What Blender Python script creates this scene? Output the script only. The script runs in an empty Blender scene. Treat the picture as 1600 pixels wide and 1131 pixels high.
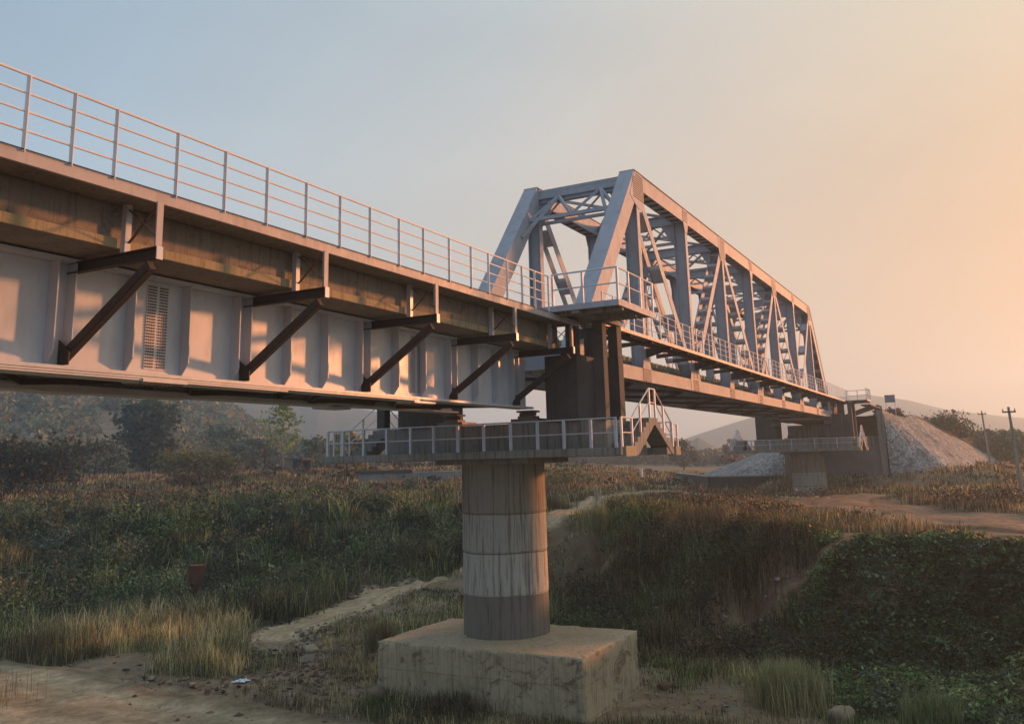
import bpy, bmesh, math, random
import numpy as np
from mathutils import Vector, Matrix
R=math.radians
C=bpy.context.scene.collection
S=bpy.context.scene
# ------------------------------------------------------------------ camera
YAW,PITCH,ROLL=R(27.8863),R(11.36544),R(-1.54109)
fw=Vector((math.cos(YAW)*math.cos(PITCH),math.sin(YAW)*math.cos(PITCH),math.sin(PITCH)))
rt=Vector((math.sin(YAW),-math.cos(YAW),0)); up=rt.cross(fw)
r2=rt*math.cos(ROLL)+up*math.sin(ROLL); u2=up*math.cos(ROLL)-rt*math.sin(ROLL)
cam=bpy.data.cameras.new('camera'); co=bpy.data.objects.new('camera',cam); C.objects.link(co)
M=Matrix((r2,u2,-fw)).transposed().to_4x4(); co.matrix_world=M
cam.sensor_width=36; cam.lens=1365.26/1600*36; cam.shift_y=-121.38/1600
cam.clip_start=.5; cam.clip_end=9000; S.camera=co
# ------------------------------------------------------------------ world, sun, exposure
SUN_AZ,SUN_EL=-25.0,10.0
sd=Vector((math.cos(R(SUN_AZ))*math.cos(R(SUN_EL)),math.sin(R(SUN_AZ))*math.cos(R(SUN_EL)),math.sin(R(SUN_EL))))
def lin(c):
    return tuple(((v/255)/12.92 if v/255<=.04045 else ((v/255+.055)/1.055)**2.4) for v in c)+(1,)
W=bpy.data.worlds.new('World'); S.world=W; W.use_nodes=True
nt=W.node_tree; N=nt.nodes; L=nt.links; N.clear()
out=N.new('ShaderNodeOutputWorld'); bg=N.new('ShaderNodeBackground'); bg.inputs[1].default_value=.068
sky=N.new('ShaderNodeTexSky'); sky.sky_type='NISHITA'; sky.sun_disc=False
sky.sun_elevation=R(SUN_EL); sky.sun_rotation=R(90-SUN_AZ); sky.dust_density=4; sky.air_density=1.2
tc=N.new('ShaderNodeTexCoord'); dt=N.new('ShaderNodeVectorMath'); dt.operation='DOT_PRODUCT'
dt.inputs[1].default_value=sd; L.new(tc.outputs['Generated'],dt.inputs[0])
mr=N.new('ShaderNodeMapRange'); mr.inputs[1].default_value=-1; L.new(dt.outputs['Value'],mr.inputs[0])
def ramp(stops,fac,ns,ls,interp='EASE'):
    r=ns.new('ShaderNodeValToRGB'); r.color_ramp.interpolation=interp
    e=r.color_ramp.elements
    while len(e)<len(stops): e.new(.5)
    for k,(p,c) in enumerate(stops):
        e[k].position=p; e[k].color=c
    ls.new(fac,r.inputs[0]); return r
hi=ramp([(0,lin((122,142,170))),(.6,lin((160,186,206))),(.80,lin((192,205,210))),(.90,lin((213,209,197))),(.985,lin((228,212,182)))],mr.outputs[0],N,L,'LINEAR')
lo=ramp([(0,lin((158,178,202))),(.45,lin((166,188,212))),(.6,lin((190,211,224))),(.74,lin((218,221,217))),(.83,lin((228,216,202))),(.915,lin((222,197,171))),(.955,lin((216,178,144))),(1,lin((216,156,104)))],mr.outputs[0],N,L,'LINEAR')
sx=N.new('ShaderNodeSeparateXYZ'); L.new(tc.outputs['Generated'],sx.inputs[0])
m2=N.new('ShaderNodeMapRange'); m2.interpolation_type='SMOOTHSTEP'; m2.inputs[1].default_value=.12; m2.inputs[2].default_value=.52
L.new(sx.outputs[2],m2.inputs[0])
mx=N.new('ShaderNodeMixRGB'); L.new(m2.outputs[0],mx.inputs[0]); L.new(lo.outputs[0],mx.inputs[1]); L.new(hi.outputs[0],mx.inputs[2])
m3=N.new('ShaderNodeMapRange'); m3.interpolation_type='SMOOTHSTEP'; m3.inputs[1].default_value=.56; m3.inputs[2].default_value=.9; L.new(sx.outputs[2],m3.inputs[0])
mz=N.new('ShaderNodeMixRGB'); L.new(m3.outputs[0],mz.inputs[0]); L.new(mx.outputs[0],mz.inputs[1]); mz.inputs[2].default_value=(.52,.60,.72,1); mx=mz
# soft uneven veil of thin cloud
nz=N.new('ShaderNodeTexNoise'); nz.inputs['Scale'].default_value=1.6; nz.inputs['Detail'].default_value=3
mp=N.new('ShaderNodeMapping'); mp.inputs['Scale'].default_value=(1,1,3.2); L.new(tc.outputs['Generated'],mp.inputs[0]); L.new(mp.outputs[0],nz.inputs[0])
vr=N.new('ShaderNodeMapRange'); vr.inputs[3].default_value=9.3; vr.inputs[4].default_value=10.8; vr.inputs[1].default_value=.3; vr.inputs[2].default_value=.7
L.new(nz.outputs[0],vr.inputs[0])
sc=N.new('ShaderNodeVectorMath'); sc.operation='SCALE'; L.new(mx.outputs[0],sc.inputs[0]); L.new(vr.outputs[0],sc.inputs['Scale'])
fx=N.new('ShaderNodeMixRGB'); fx.inputs[0].default_value=.08; L.new(sc.outputs[0],fx.inputs[1]); L.new(sky.outputs[0],fx.inputs[2])
L.new(fx.outputs[0],bg.inputs[0]); L.new(bg.outputs[0],out.inputs[0])
sl=bpy.data.lights.new('sun','SUN'); sl.energy=4.8; sl.angle=R(3.0); sl.color=(1,.36,.13)
so=bpy.data.objects.new('sun',sl); C.objects.link(so); so.rotation_euler=sd.to_track_quat('Z','Y').to_euler()
S.cycles.volume_bounces=3
S.view_settings.view_transform='Standard'; S.view_settings.look='None'; S.view_settings.exposure=.6; S.view_settings.gamma=1
# ------------------------------------------------------------------ materials
def nodes(name):
    m=bpy.data.materials.new(name); m.use_nodes=True; n=m.node_tree.nodes; l=m.node_tree.links
    return m,n,l,n['Principled BSDF']
def noise(n,l,scale,detail=5,vec=(1,1,1),rough=.55,dist=0):
    g=n.new('ShaderNodeNewGeometry'); mp=n.new('ShaderNodeMapping'); mp.inputs['Scale'].default_value=vec
    t=n.new('ShaderNodeTexNoise'); t.inputs['Scale'].default_value=scale; t.inputs['Detail'].default_value=detail
    t.inputs['Roughness'].default_value=rough; t.inputs['Distortion'].default_value=dist
    l.new(g.outputs['Position'],mp.inputs[0]); l.new(mp.outputs[0],t.inputs[0]); return t.outputs[0]
def mix(n,l,f,a,b,bt='MIX'):
    m=n.new('ShaderNodeMixRGB'); m.blend_type=bt
    for i,v in ((0,f),(1,a),(2,b)):
        if hasattr(v,'links'): l.new(v,m.inputs[i])
        else: m.inputs[i].default_value=v
    return m.outputs[0]
def rng(n,l,v,a,b,c=0,d=1):
    m=n.new('ShaderNodeMapRange'); l.new(v,m.inputs[0])
    for i,x in zip((1,2,3,4),(a,b,c,d)): m.inputs[i].default_value=x
    return m.outputs[0]
def bump(n,l,h,p,st=.4,d=.02):
    b=n.new('ShaderNodeBump'); b.inputs['Strength'].default_value=st; b.inputs['Distance'].default_value=d
    l.new(h,b.inputs['Height']); l.new(b.outputs[0],p.inputs['Normal'])
def c4(r,g,b): return (r,g,b,1)
def mat_steel(name,base,stain,amt=.5,rough=.5,metal=.15):
    m,n,l,p=nodes(name)
    a=noise(n,l,3.0,6,(1,1,.35)); b=noise(n,l,14,4,(1,1,.25)); c=noise(n,l,.7,3)
    col=mix(n,l,rng(n,l,c,.3,.7),base,tuple(v*.86 for v in base[:3])+(1,))
    col=mix(n,l,rng(n,l,a,.5,.78,0,amt),col,stain)
    col=mix(n,l,rng(n,l,b,.6,.85,0,amt*.8),col,stain)
    l.new(col,p.inputs['Base Color']); p.inputs['Metallic'].default_value=metal; p.inputs['Specular IOR Level'].default_value=.25
    l.new(rng(n,l,b,.2,.8,rough-.1,rough+.15),p.inputs['Roughness'])
    bump(n,l,b,p,.15,.004); return m
def mat_conc(name,base,light,dark,streak=.6,blotch=.5,edge=None,bands=None,cr=0,board=0):
    m,n,l,p=nodes(name)
    big=noise(n,l,.55,6,(1,1,1),.6); st=noise(n,l,7.5,5,(1,1,.05),.65); st2=noise(n,l,13,3,(1,1,.05)); fine=noise(n,l,26,6); bl=noise(n,l,2.3,7,(1,1,1),.68,.6)
    col=mix(n,l,rng(n,l,big,.35,.65),base,light)
    if bands:
        g=n.new('ShaderNodeNewGeometry'); s=n.new('ShaderNodeSeparateXYZ'); l.new(g.outputs['Position'],s.inputs[0])
        wob=n.new('ShaderNodeMath'); wob.operation='MULTIPLY_ADD'; wob.inputs[1].default_value=.12; l.new(big,wob.inputs[0]); l.new(s.outputs[2],wob.inputs[2])
        z0,z1=bands[0]; f=rng(n,l,wob.outputs[0],z0,z1)
        rp=ramp([((z-z0)/(z1-z0),c) for z,c in bands[1]],f,n,l,'CONSTANT')
        col=mix(n,l,.88,col,rp.outputs[0])
    col=mix(n,l,rng(n,l,st,.53,.66,0,streak),col,dark)
    col=mix(n,l,rng(n,l,st2,.55,.64,0,streak*.8),col,dark)
    col=mix(n,l,rng(n,l,bl,.56,.72,0,blotch),col,dark)
    col=mix(n,l,rng(n,l,fine,.3,.75,0,.35),col,tuple(v*.6 for v in base[:3])+(1,))
    if board:
        g2=n.new('ShaderNodeNewGeometry'); sp=n.new('ShaderNodeSeparateXYZ'); cb=n.new('ShaderNodeCombineXYZ'); ad=n.new('ShaderNodeMath')
        l.new(g2.outputs['Position'],sp.inputs[0]); l.new(sp.outputs[0],ad.inputs[0]); l.new(sp.outputs[1],ad.inputs[1]); l.new(ad.outputs[0],cb.inputs[0]); l.new(sp.outputs[2],cb.inputs[1])
        bk=n.new('ShaderNodeTexBrick'); bk.offset=0; bk.inputs['Scale'].default_value=1; bk.inputs['Brick Width'].default_value=1.22; bk.inputs['Row Height'].default_value=.93; bk.inputs['Mortar Size'].default_value=.012
        bk.inputs['Color1'].default_value=c4(0,0,0); bk.inputs['Color2'].default_value=c4(.35,.35,.35); bk.inputs['Mortar'].default_value=c4(1,1,1); l.new(cb.outputs[0],bk.inputs[0])
        up_=n.new('ShaderNodeSeparateXYZ'); l.new(g2.outputs['Normal'],up_.inputs[0]); side=rng(n,l,up_.outputs[2],.3,.6,1,0)
        mm=n.new('ShaderNodeMath'); mm.operation='MULTIPLY'; l.new(bk.outputs[0],mm.inputs[0]); l.new(side,mm.inputs[1])
        mm2=n.new('ShaderNodeMath'); mm2.operation='MULTIPLY'; l.new(mm.outputs[0],mm2.inputs[0]); l.new(rng(n,l,bl,.35,.6,.1,.75),mm2.inputs[1])
        col=mix(n,l,mm2.outputs[0],col,dark)
        w1=noise(n,l,1.1,8,(1,1,1.6),.72,1.2); mk0=n.new('ShaderNodeMath'); mk0.operation='MULTIPLY'; l.new(rng(n,l,w1,.53,.60,0,.75),mk0.inputs[0]); l.new(side,mk0.inputs[1]); col=mix(n,l,mk0.outputs[0],col,dark)
    if cr:
        v=n.new('ShaderNodeTexVoronoi'); v.feature='DISTANCE_TO_EDGE'; v.inputs['Scale'].default_value=cr
        g3=n.new('ShaderNodeNewGeometry'); ad=n.new('ShaderNodeVectorMath'); nn=n.new('ShaderNodeTexNoise'); nn.inputs['Scale'].default_value=1.7; nn.inputs['Detail'].default_value=6
        l.new(g3.outputs['Position'],nn.inputs[0]); l.new(g3.outputs['Position'],ad.inputs[0]); l.new(nn.outputs['Color'],ad.inputs[1]); l.new(ad.outputs[0],v.inputs[0])
        k=rng(n,l,v.outputs[0],0,.022,.75,0)
        mk=n.new('ShaderNodeMath'); mk.operation='MULTIPLY'; l.new(k,mk.inputs[0]); l.new(rng(n,l,big,.42,.55),mk.inputs[1])
        col=mix(n,l,mk.outputs[0],col,tuple(x*.35 for x in dark[:3])+(1,))
    l.new(col,p.inputs['Base Color']); p.inputs['Roughness'].default_value=.9
    bb=n.new('ShaderNodeMath'); bb.operation='ADD'; l.new(fine,bb.inputs[0]); l.new(bl,bb.inputs[1])
    bump(n,l,bb.outputs[0],p,.5,.02); return m
def mat_attr(name,rough=.9,trans=0,nscale=0,spec=.2):
    m,n,l,p=nodes(name); a=n.new('ShaderNodeAttribute'); a.attribute_name='Col'; col=a.outputs[0]
    if nscale:
        q=noise(n,l,nscale,8,(1,1,1),.7); col=mix(n,l,rng(n,l,q,.3,.7),mix(n,l,1,col,c4(.55,.53,.5),'MULTIPLY'),mix(n,l,1,col,c4(1.35,1.32,1.25),'MULTIPLY'))
        q2=noise(n,l,nscale*7,5); bump(n,l,q2,p,.8,.05)
    l.new(col,p.inputs['Base Color']); p.inputs['Roughness'].default_value=rough
    p.inputs['Specular IOR Level'].default_value=spec
    if trans:
        t=n.new('ShaderNodeBsdfTranslucent'); l.new(col,t.inputs[0]); ms=n.new('ShaderNodeMixShader'); ms.inputs[0].default_value=trans
        l.new(p.outputs[0],ms.inputs[1]); l.new(t.outputs[0],ms.inputs[2]); l.new(ms.outputs[0],n['Material Output'].inputs[0])
    return m
STEEL=mat_steel('truss_paint',c4(.42,.45,.49),c4(.25,.18,.14),.42,.65,0)
STEELG=mat_steel('girder_paint',c4(.60,.63,.67),c4(.36,.31,.27),.42,.40,.12)
STEELD=mat_steel('bracket_steel',c4(.09,.072,.06),c4(.06,.04,.03),.5,.6,.1)
STEELF=mat_steel('fascia_steel',c4(.50,.455,.43),c4(.27,.20,.16),.5,.6,.1)
RAILM=mat_steel('rail_paint',c4(.85,.81,.78),c4(.40,.30,.24),.3,.5,.1)
RAILW=mat_steel('white_rail',c4(.66,.69,.74),c4(.3,.24,.2),.35,.5,0)
BOLT=mat_steel('bolt_steel',c4(.24,.20,.18),c4(.14,.10,.08),.5,.6,.2)
RUST=mat_steel('rusty_steel',c4(.16,.065,.04),c4(.09,.045,.035),.7,.85,0)
TROUGH=mat_conc('trough_concrete',c4(.23,.20,.165),c4(.32,.275,.22),c4(.06,.045,.032),.38,.8)
LEDGE=mat_conc('ledge_concrete',c4(.38,.32,.19),c4(.44,.37,.23),c4(.07,.045,.028),.35,1.0)
PIERC=mat_conc('pier_concrete',c4(.27,.26,.23),c4(.34,.325,.285),c4(.08,.065,.05),.6,.5)
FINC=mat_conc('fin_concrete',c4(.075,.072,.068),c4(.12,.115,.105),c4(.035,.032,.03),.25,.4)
COLC=mat_conc('column_concrete',c4(.30,.255,.19),c4(.36,.31,.23),c4(.075,.062,.05),.7,.35,
  bands=((-6,.5),[(-6,c4(.17,.16,.14)),(-4.32,c4(.52,.51,.44)),(-2.98,c4(.14,.125,.10)),(-2.93,c4(.42,.41,.345)),(-1.71,c4(.14,.12,.095)),(-1.67,c4(.29,.255,.20))]))
BLOCKC=mat_conc('footing_concrete',c4(.44,.37,.235),c4(.56,.475,.305),c4(.10,.07,.045),.45,.6,board=.30)
def mat_pitch():
    m,n,l,p=nodes('pitching_stone'); a=n.new('ShaderNodeAttribute'); a.attribute_name='Col'
    g=n.new('ShaderNodeNewGeometry'); v=n.new('ShaderNodeTexVoronoi'); v.inputs['Scale'].default_value=4.6; v2=n.new('ShaderNodeTexVoronoi'); v2.feature='DISTANCE_TO_EDGE'; v2.inputs['Scale'].default_value=4.6
    l.new(g.outputs['Position'],v.inputs[0]); l.new(g.outputs['Position'],v2.inputs[0]); s_=n.new('ShaderNodeSeparateXYZ'); l.new(v.outputs['Color'],s_.inputs[0])
    k=rng(n,l,s_.outputs[0],0,1,.55,1.45); e=rng(n,l,v2.outputs[0],0,.07,.35,1)
    c=n.new('ShaderNodeVectorMath'); c.operation='SCALE'; l.new(a.outputs[0],c.inputs[0]); l.new(k,c.inputs['Scale'])
    c2=n.new('ShaderNodeVectorMath'); c2.operation='SCALE'; l.new(c.outputs[0],c2.inputs[0]); l.new(e,c2.inputs['Scale'])
    big=noise(n,l,.35,5); c3=mix(n,l,rng(n,l,big,.5,.7,0,.6),c2.outputs[0],c4(.09,.085,.07)); l.new(c3,p.inputs['Base Color']); p.inputs['Roughness'].default_value=.95; bump(n,l,e,p,.9,.08); return m
STONE=mat_pitch()
# ------------------------------------------------------------------ helpers
class MB:
    def __init__(s,T=None): s.v=[];s.f=[];s.T=T
    def add(s,vs,fs):
        b=len(s.v)
        s.v+= [s.T(v) for v in vs] if s.T else [tuple(v) for v in vs]
        s.f+=[tuple(b+i for i in f) for f in fs]
    def box(s,x0,x1,y0,y1,z0,z1):
        s.add([(x0,y0,z0),(x1,y0,z0),(x1,y1,z0),(x0,y1,z0),(x0,y0,z1),(x1,y0,z1),(x1,y1,z1),(x0,y1,z1)],
              [(0,3,2,1),(4,5,6,7),(0,1,5,4),(1,2,6,5),(2,3,7,6),(3,0,4,7)]); return s
    def beam(s,p,q,w,h,side=(0,1,0)):
        p=Vector(p);q=Vector(q);d=(q-p).normalized();a=Vector(side);a=(a-d*a.dot(d)).normalized();b=d.cross(a)
        vs=[e+a*w/2*i+b*h/2*j for e in (p,q) for i,j in ((-1,-1),(1,-1),(1,1),(-1,1))]
        s.add(vs,[(0,3,2,1),(4,5,6,7),(0,1,5,4),(1,2,6,5),(2,3,7,6),(3,0,4,7)]); return s
    def tube(s,p,q,r,n=6,r2=None):
        p=Vector(p);q=Vector(q);d=(q-p).normalized();a=d.orthogonal().normalized();b=d.cross(a);r2=r if r2 is None else r2
        vs=[e+(a*math.cos(2*math.pi*k/n)+b*math.sin(2*math.pi*k/n))*rr for e,rr in ((p,r),(q,r2)) for k in range(n)]
        s.add(vs,[(k,(k+1)%n,n+(k+1)%n,n+k) for k in range(n)]+[tuple(range(n))[::-1],tuple(range(n,2*n))]); return s
    def prism(s,pts,y0,y1):  # polygon in XZ extruded along Y
        n=len(pts); s.add([(x,y0,z) for x,z in pts]+[(x,y1,z) for x,z in pts],
              [(k,(k+1)%n,n+(k+1)%n,n+k) for k in range(n)]+[tuple(range(n))[::-1],tuple(range(n,2*n))]); return s
    def prismx(s,pts,x0,x1):  # polygon in YZ extruded along X
        n=len(pts); s.add([(x0,y,z) for y,z in pts]+[(x1,y,z) for y,z in pts],
              [(k,(k+1)%n,n+(k+1)%n,n+k) for k in range(n)]+[tuple(range(n))[::-1],tuple(range(n,2*n))]); return s
    def build(s,name,m,parent=None,bevel=0,smooth=False,label=None,extra=None):
        nf=len(s.f)
        if extra: s.add(extra[0].v,extra[0].f)
        me=bpy.data.meshes.new(name); me.from_pydata([tuple(v) for v in s.v],[],s.f)
        bm=bmesh.new(); bm.from_mesh(me); bmesh.ops.recalc_face_normals(bm,faces=bm.faces); bm.to_mesh(me); bm.free()
        me.materials.append(m); o=bpy.data.objects.new(name,me); C.objects.link(o)
        if extra:
            me.materials.append(extra[1])
            for p in me.polygons[nf:]: p.material_index=1
        if parent: o.parent=parent; o.matrix_parent_inverse=Matrix.Translation(-world_loc(parent))
        if bevel:
            b=o.modifiers.new('bevel','BEVEL'); b.width=bevel; b.segments=2; b.limit_method='ANGLE'
        if smooth: me.shade_smooth()
        if label: o['label']=label
        return o
def world_loc(o): return o.location if o.type=='EMPTY' else Vector((0,0,0))
def empty(name,loc): 
    o=bpy.data.objects.new(name,None); o.location=loc; o.empty_display_size=.5; C.objects.link(o); return o
def tag(o,label=None,cat=None,group=None,kind=None):
    if label:o['label']=label
    if cat:o['category']=cat
    if group:o['group']=group
    if kind:o['kind']=kind
    return o
rnd=random.Random(7)
# ------------------------------------------------------------------ lie of the land
#HBEGIN
def vnoise(x,y,seed=0):
    xi=np.floor(x).astype(np.int64);yi=np.floor(y).astype(np.int64);fx=x-xi;fy=y-yi
    fx=fx*fx*(3-2*fx);fy=fy*fy*(3-2*fy)
    def h(a,b):
        n=(a*374761393+b*668265263+seed*1442695)&0x7fffffff
        n=((n^(n>>13))*1274126177)&0x7fffffff
        return ((n^(n>>16))&0xffff)/65535.0
    return (h(xi,yi)*(1-fx)+h(xi+1,yi)*fx)*(1-fy)+(h(xi,yi+1)*(1-fx)+h(xi+1,yi+1)*fx)*fy
def fbm(x,y,s=0,o=4):
    r=0;a=.5;t=0
    for i in range(o):
        r=r+a*vnoise(x*2**i,y*2**i,s+i*17);t+=a;a*=.5
    return r/t
# bank toe and brink distance (metres from the view point) by bearing in degrees
AZ=[-40,-3.9,-.9,2.2,5.6,9.1,14.6,20.4,26,32.4,38,44,51.1,57.6,61,90]
DT=[27,27,28,31,32,34,36,37,41,52,51,48,52,52,52,52]
DB=[36,36,37,38,38,40,46,50,62,76,80,84,82,79,78,78]
def HH(x,y):
    x=np.asarray(x,float);y=np.asarray(y,float)
    d=np.hypot(x,y);az=np.degrees(np.arctan2(y,x))
    dt=np.interp(az,AZ,DT);db=np.interp(az,AZ,DB)
    w=(fbm(x*.12,y*.12,3)-.5)
    t=(d+w*9-dt)/(db-dt)
    tc=np.clip(t,0,1);s=tc*tc*(3-2*tc)
    left=np.clip((az-16)/12,0,1)
    zt=-3.25+left*2.05          # terrace height far off
    zb=-3.55
    up=np.clip((d-db)/(120-db+1e-6),0,1)
    z=-7.5+(zb+7.5)*s+(zt-zb)*up
    z=z+(fbm(x*.35,y*.35,9)-.5)*(.35+4.2*s*(1-s)*4+.35*s)*np.clip(1.4-d/160,0.15,1)
    z=z+1.15*np.clip((d-86.5)/4,0,1)*np.clip((13.5-az)/1.5,0,1)*np.clip((az+2)/2,0,1)
    z=z-.45*np.exp(-((x-84)**2+(y-15)**2)/60)
    return z,t
#HEND
def hz(x,y): return float(HH(np.array([x]),np.array([y]))[0][0])
def mesh_np(name,V,F4=None,F3=None,col=None,m=None,smooth=False,parent=None):
    me=bpy.data.meshes.new(name); V=np.asarray(V,np.float32)
    n4=0 if F4 is None else len(F4); n3=0 if F3 is None else len(F3)
    me.vertices.add(len(V)); me.vertices.foreach_set('co',V.ravel())
    me.loops.add(n4*4+n3*3); me.polygons.add(n4+n3)
    li=np.concatenate([np.asarray(F4,np.int32).ravel() if n4 else np.zeros(0,np.int32),np.asarray(F3,np.int32).ravel() if n3 else np.zeros(0,np.int32)])
    me.loops.foreach_set('vertex_index',li)
    me.polygons.foreach_set('loop_start',np.concatenate([np.arange(n4)*4,n4*4+np.arange(n3)*3]).astype(np.int32))
    me.polygons.foreach_set('use_smooth',np.full(n4+n3,smooth))
    me.update(calc_edges=True)
    if col is not None:
        a=me.color_attributes.new('Col','FLOAT_COLOR','POINT'); cc=np.ones((len(V),4),np.float32); cc[:,:3]=col; a.data.foreach_set('color',cc.ravel())
    if m: me.materials.append(m)
    o=bpy.data.objects.new(name,me); C.objects.link(o)
    if parent: o.parent=parent; o.matrix_parent_inverse=Matrix.Translation(-world_loc(parent))
    return o
PATHS={
 'path':(2.7,[(30.6,28.4),(32.3,29.6),(36,30.4),(39.8,31),(43.5,31.6),(48,31.4),(50.6,29.5),(50.6,26.5),(50.6,24.6),(54,24.6),(60,25.6),(70.8,28.2),(77,26.5),(79,22.8),(77,17.3),(74,12.6),(68,10.6),(61.4,8.0)]),
 'plateau':(6.8,[(46,-12),(48,-3.6),(49,-1.1),(50.6,1.1),(52.6,3.4),(56,5.3),(61.4,8.0),(70.6,12.6),(74,15)]),
 'upper':(4.2,[(62,-14),(68,-1.6),(74,.6),(76,4.5),(74,7.5),(70,9.6),(63,9)]),
 'foot':(.75,[(50.5,3.2),(44.1,4.6),(40.7,5.1),(38.4,5.4),(37.9,5.9),(37.8,6.5),(37.6,7.2),(37.4,8.3),(37.4,9.1),(37,9.9)]),
 'road':(7.4,[(19.6,60),(19.9,40),(19.6,30),(19.2,22),(19,15.5),(18.6,9),(18,2),(17.5,-10)]),
}
def seg_dist(x,y,pts,w):
    best=np.full(x.shape,1e9)
    for (ax,ay),(bx,by) in zip(pts[:-1],pts[1:]):
        dx,dy=bx-ax,by-ay; t=np.clip(((x-ax)*dx+(y-ay)*dy)/(dx*dx+dy*dy),0,1)
        best=np.minimum(best,np.hypot(x-ax-t*dx,y-ay-t*dy))
    return best/(w/2)
def pathmask(x,y):
    r=np.full(x.shape,1e9)
    for w,p in PATHS.values(): r=np.minimum(r,seg_dist(x,y,p,w))
    return r
SOIL=mat_attr('soil',.95,0,1.1,.15); LEAF=mat_attr('leaf',.6,.28,0,.3); GRASS=mat_attr('grass_blade',.7,.3,0,.2); BARK=mat_attr('bark',.9,0,4); ROCK=mat_attr('rock_stone',.9,0,5)
PATHM=mat_attr('path_dirt',.95,0,2.6,.1)
def terrain():
    az=np.radians(np.concatenate([np.arange(-180,-14,2.0),np.arange(-14,74,.22),np.arange(74,180,2.0)]))
    rr=[4.0]
    while rr[-1]<5200:
        d=rr[-1]; rr.append(d+ (d*.09 if d<14 else (.36 if d<60 else (.36+(d-60)*.03 if d<130 else d*.05))))
    rr=np.array(rr); A,D=np.meshgrid(az,rr); x=(np.cos(A)*D).ravel(); y=(np.sin(A)*D).ravel()
    x=np.clip(x,-110,1900); y=np.clip(y,-215,1600)
    z,t=HH(x,y); pm=pathmask(x,y); z=z-.07*(pm<1.25)
    n1=fbm(x*.25,y*.25,21,5); n2=fbm(x*1.3,y*1.3,33,4)
    azd=np.degrees(np.arctan2(y,x))
    floor=np.array([.26,.20,.125]); slope=np.array([.10,.078,.052]); top=np.array([.22,.17,.11]); gr=np.array([.26,.23,.16])
    w=np.clip(t,0,1)[:,None]
    c=floor*(1-w)+slope*w; tt=np.clip((t-1)*3,0,1)[:,None]; c=c*(1-tt)+top*tt
    g=np.clip((n2-.52)*5,0,1)[:,None]*np.clip(1-t,0,1)[:,None]; c=c*(1-g)+gr*g
    c=c*(.65+.7*n1[:,None])
    far=np.clip((np.hypot(x,y)-150)/200,0,1)[:,None]; c=c*(1-far)+np.array([.10,.10,.06])*far
    na=len(az);nr=len(rr); i=np.arange((nr-1))[:,None]*na; j=np.arange(na)[None,:]; j2=(j+1)%na
    F=np.stack([i+j,i+na+j,i+na+j2,i+j2],-1).reshape(-1,4)
    # close the middle
    V=np.stack([x,y,z],1); V=np.vstack([V,[0,0,-7.5]]); c=np.vstack([c,c[:1]])
    F3=np.stack([np.full(na,len(V)-1),np.arange(na),(np.arange(na)+1)%na],1)
    o=mesh_np('ground',V,F[:,::-1],F3[:,::-1]*1,c,SOIL,True)
    tag(o,kind='structure')
    return o
terrain()
def ribbon(name,w,pts,colA,colB,dz=.0,seed=0):
    P=[Vector((x,y,0)) for x,y in pts]
    # Catmull-Rom resample
    Q=[]
    for k in range(len(P)-1):
        p0=P[max(k-1,0)];p1=P[k];p2=P[k+1];p3=P[min(k+2,len(P)-1)]; n=max(2,int((p2-p1).length/.4))
        for i in range(n):
            t=i/n; Q.append(.5*((2*p1)+(p2-p0)*t+(2*p0-5*p1+4*p2-p3)*t*t+(3*p1-p0-3*p2+p3)*t**3))
    Q.append(P[-1]); n=len(Q); m=25; V=[];c=[]
    for k,q in enumerate(Q):
        d=(Q[min(k+1,n-1)]-Q[max(k-1,0)]).normalized(); s=Vector((-d.y,d.x,0))
        ww=w*(.85+.4*float(fbm(np.array([k*.06]),np.array([seed*3.1]),5)[0]))
        for j in range(m):
            u=(j/(m-1)-.5)*2; e=1+.12*(float(vnoise(np.array([k*.45]),np.array([j//8*7.7+seed]),8)[0])-.5)*(abs(u)>.6)
            x=q.x+s.x*u*ww/2*e; y=q.y+s.y*u*ww/2*e; V.append((x,y,abs(u)))
    V=np.array(V); z,_=HH(V[:,0],V[:,1]); u=V[:,2]
    ru=np.exp(-((u-.5)/.16)**2)                                     # wheel ruts
    nn=fbm(V[:,0]*.8,V[:,1]*.8,12,5)[:,None]; kq=np.repeat(np.arange(n),m)*.022; jq=np.tile(np.arange(m),n)*.85; n2=fbm(kq,jq+seed*9,14,4)[:,None]
    z=z+.035+dz-.035*ru*(w>1.2)-.12*(u>.97)-.03*(n2[:,0]-.5)
    k1=np.clip((nn-.35)*3,0,1)*.4+np.clip((n2-.38)*4,0,1)*.6
    col=np.array(colA)*k1+np.array(colB)*(1-k1); col=col*(1-.28*((u>.8)[:,None]))*(1+.12*ru[:,None])
    kk=np.repeat(np.arange(n),m); z=z-.16*np.clip(1-np.minimum(kk,n-1-kk)/5,0,1)
    V[:,2]=z; i=np.arange(n-1)[:,None]*m; j=np.arange(m-1)[None,:]
    F=np.stack([i+j,i+j+1,i+m+j+1,i+m+j],-1).reshape(-1,4)
    o=mesh_np(name,V,F,None,col,PATHM,True); tag(o,kind='structure'); return o
ribbon('dirt_path',*PATHS['path'],(.50,.42,.27),(.33,.26,.16),0,1)
ribbon('dirt_road',*PATHS['plateau'],(.33,.235,.165),(.22,.15,.10),.004,2)
ribbon('dirt_track',*PATHS['upper'],(.30,.225,.16),(.21,.15,.105),.012,3)
ribbon('footpath',*PATHS['foot'],(.24,.17,.115),(.16,.11,.08),.02,4)
ribbon('road',*PATHS['road'],(.44,.385,.255),(.29,.24,.15),.01,5)
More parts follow.
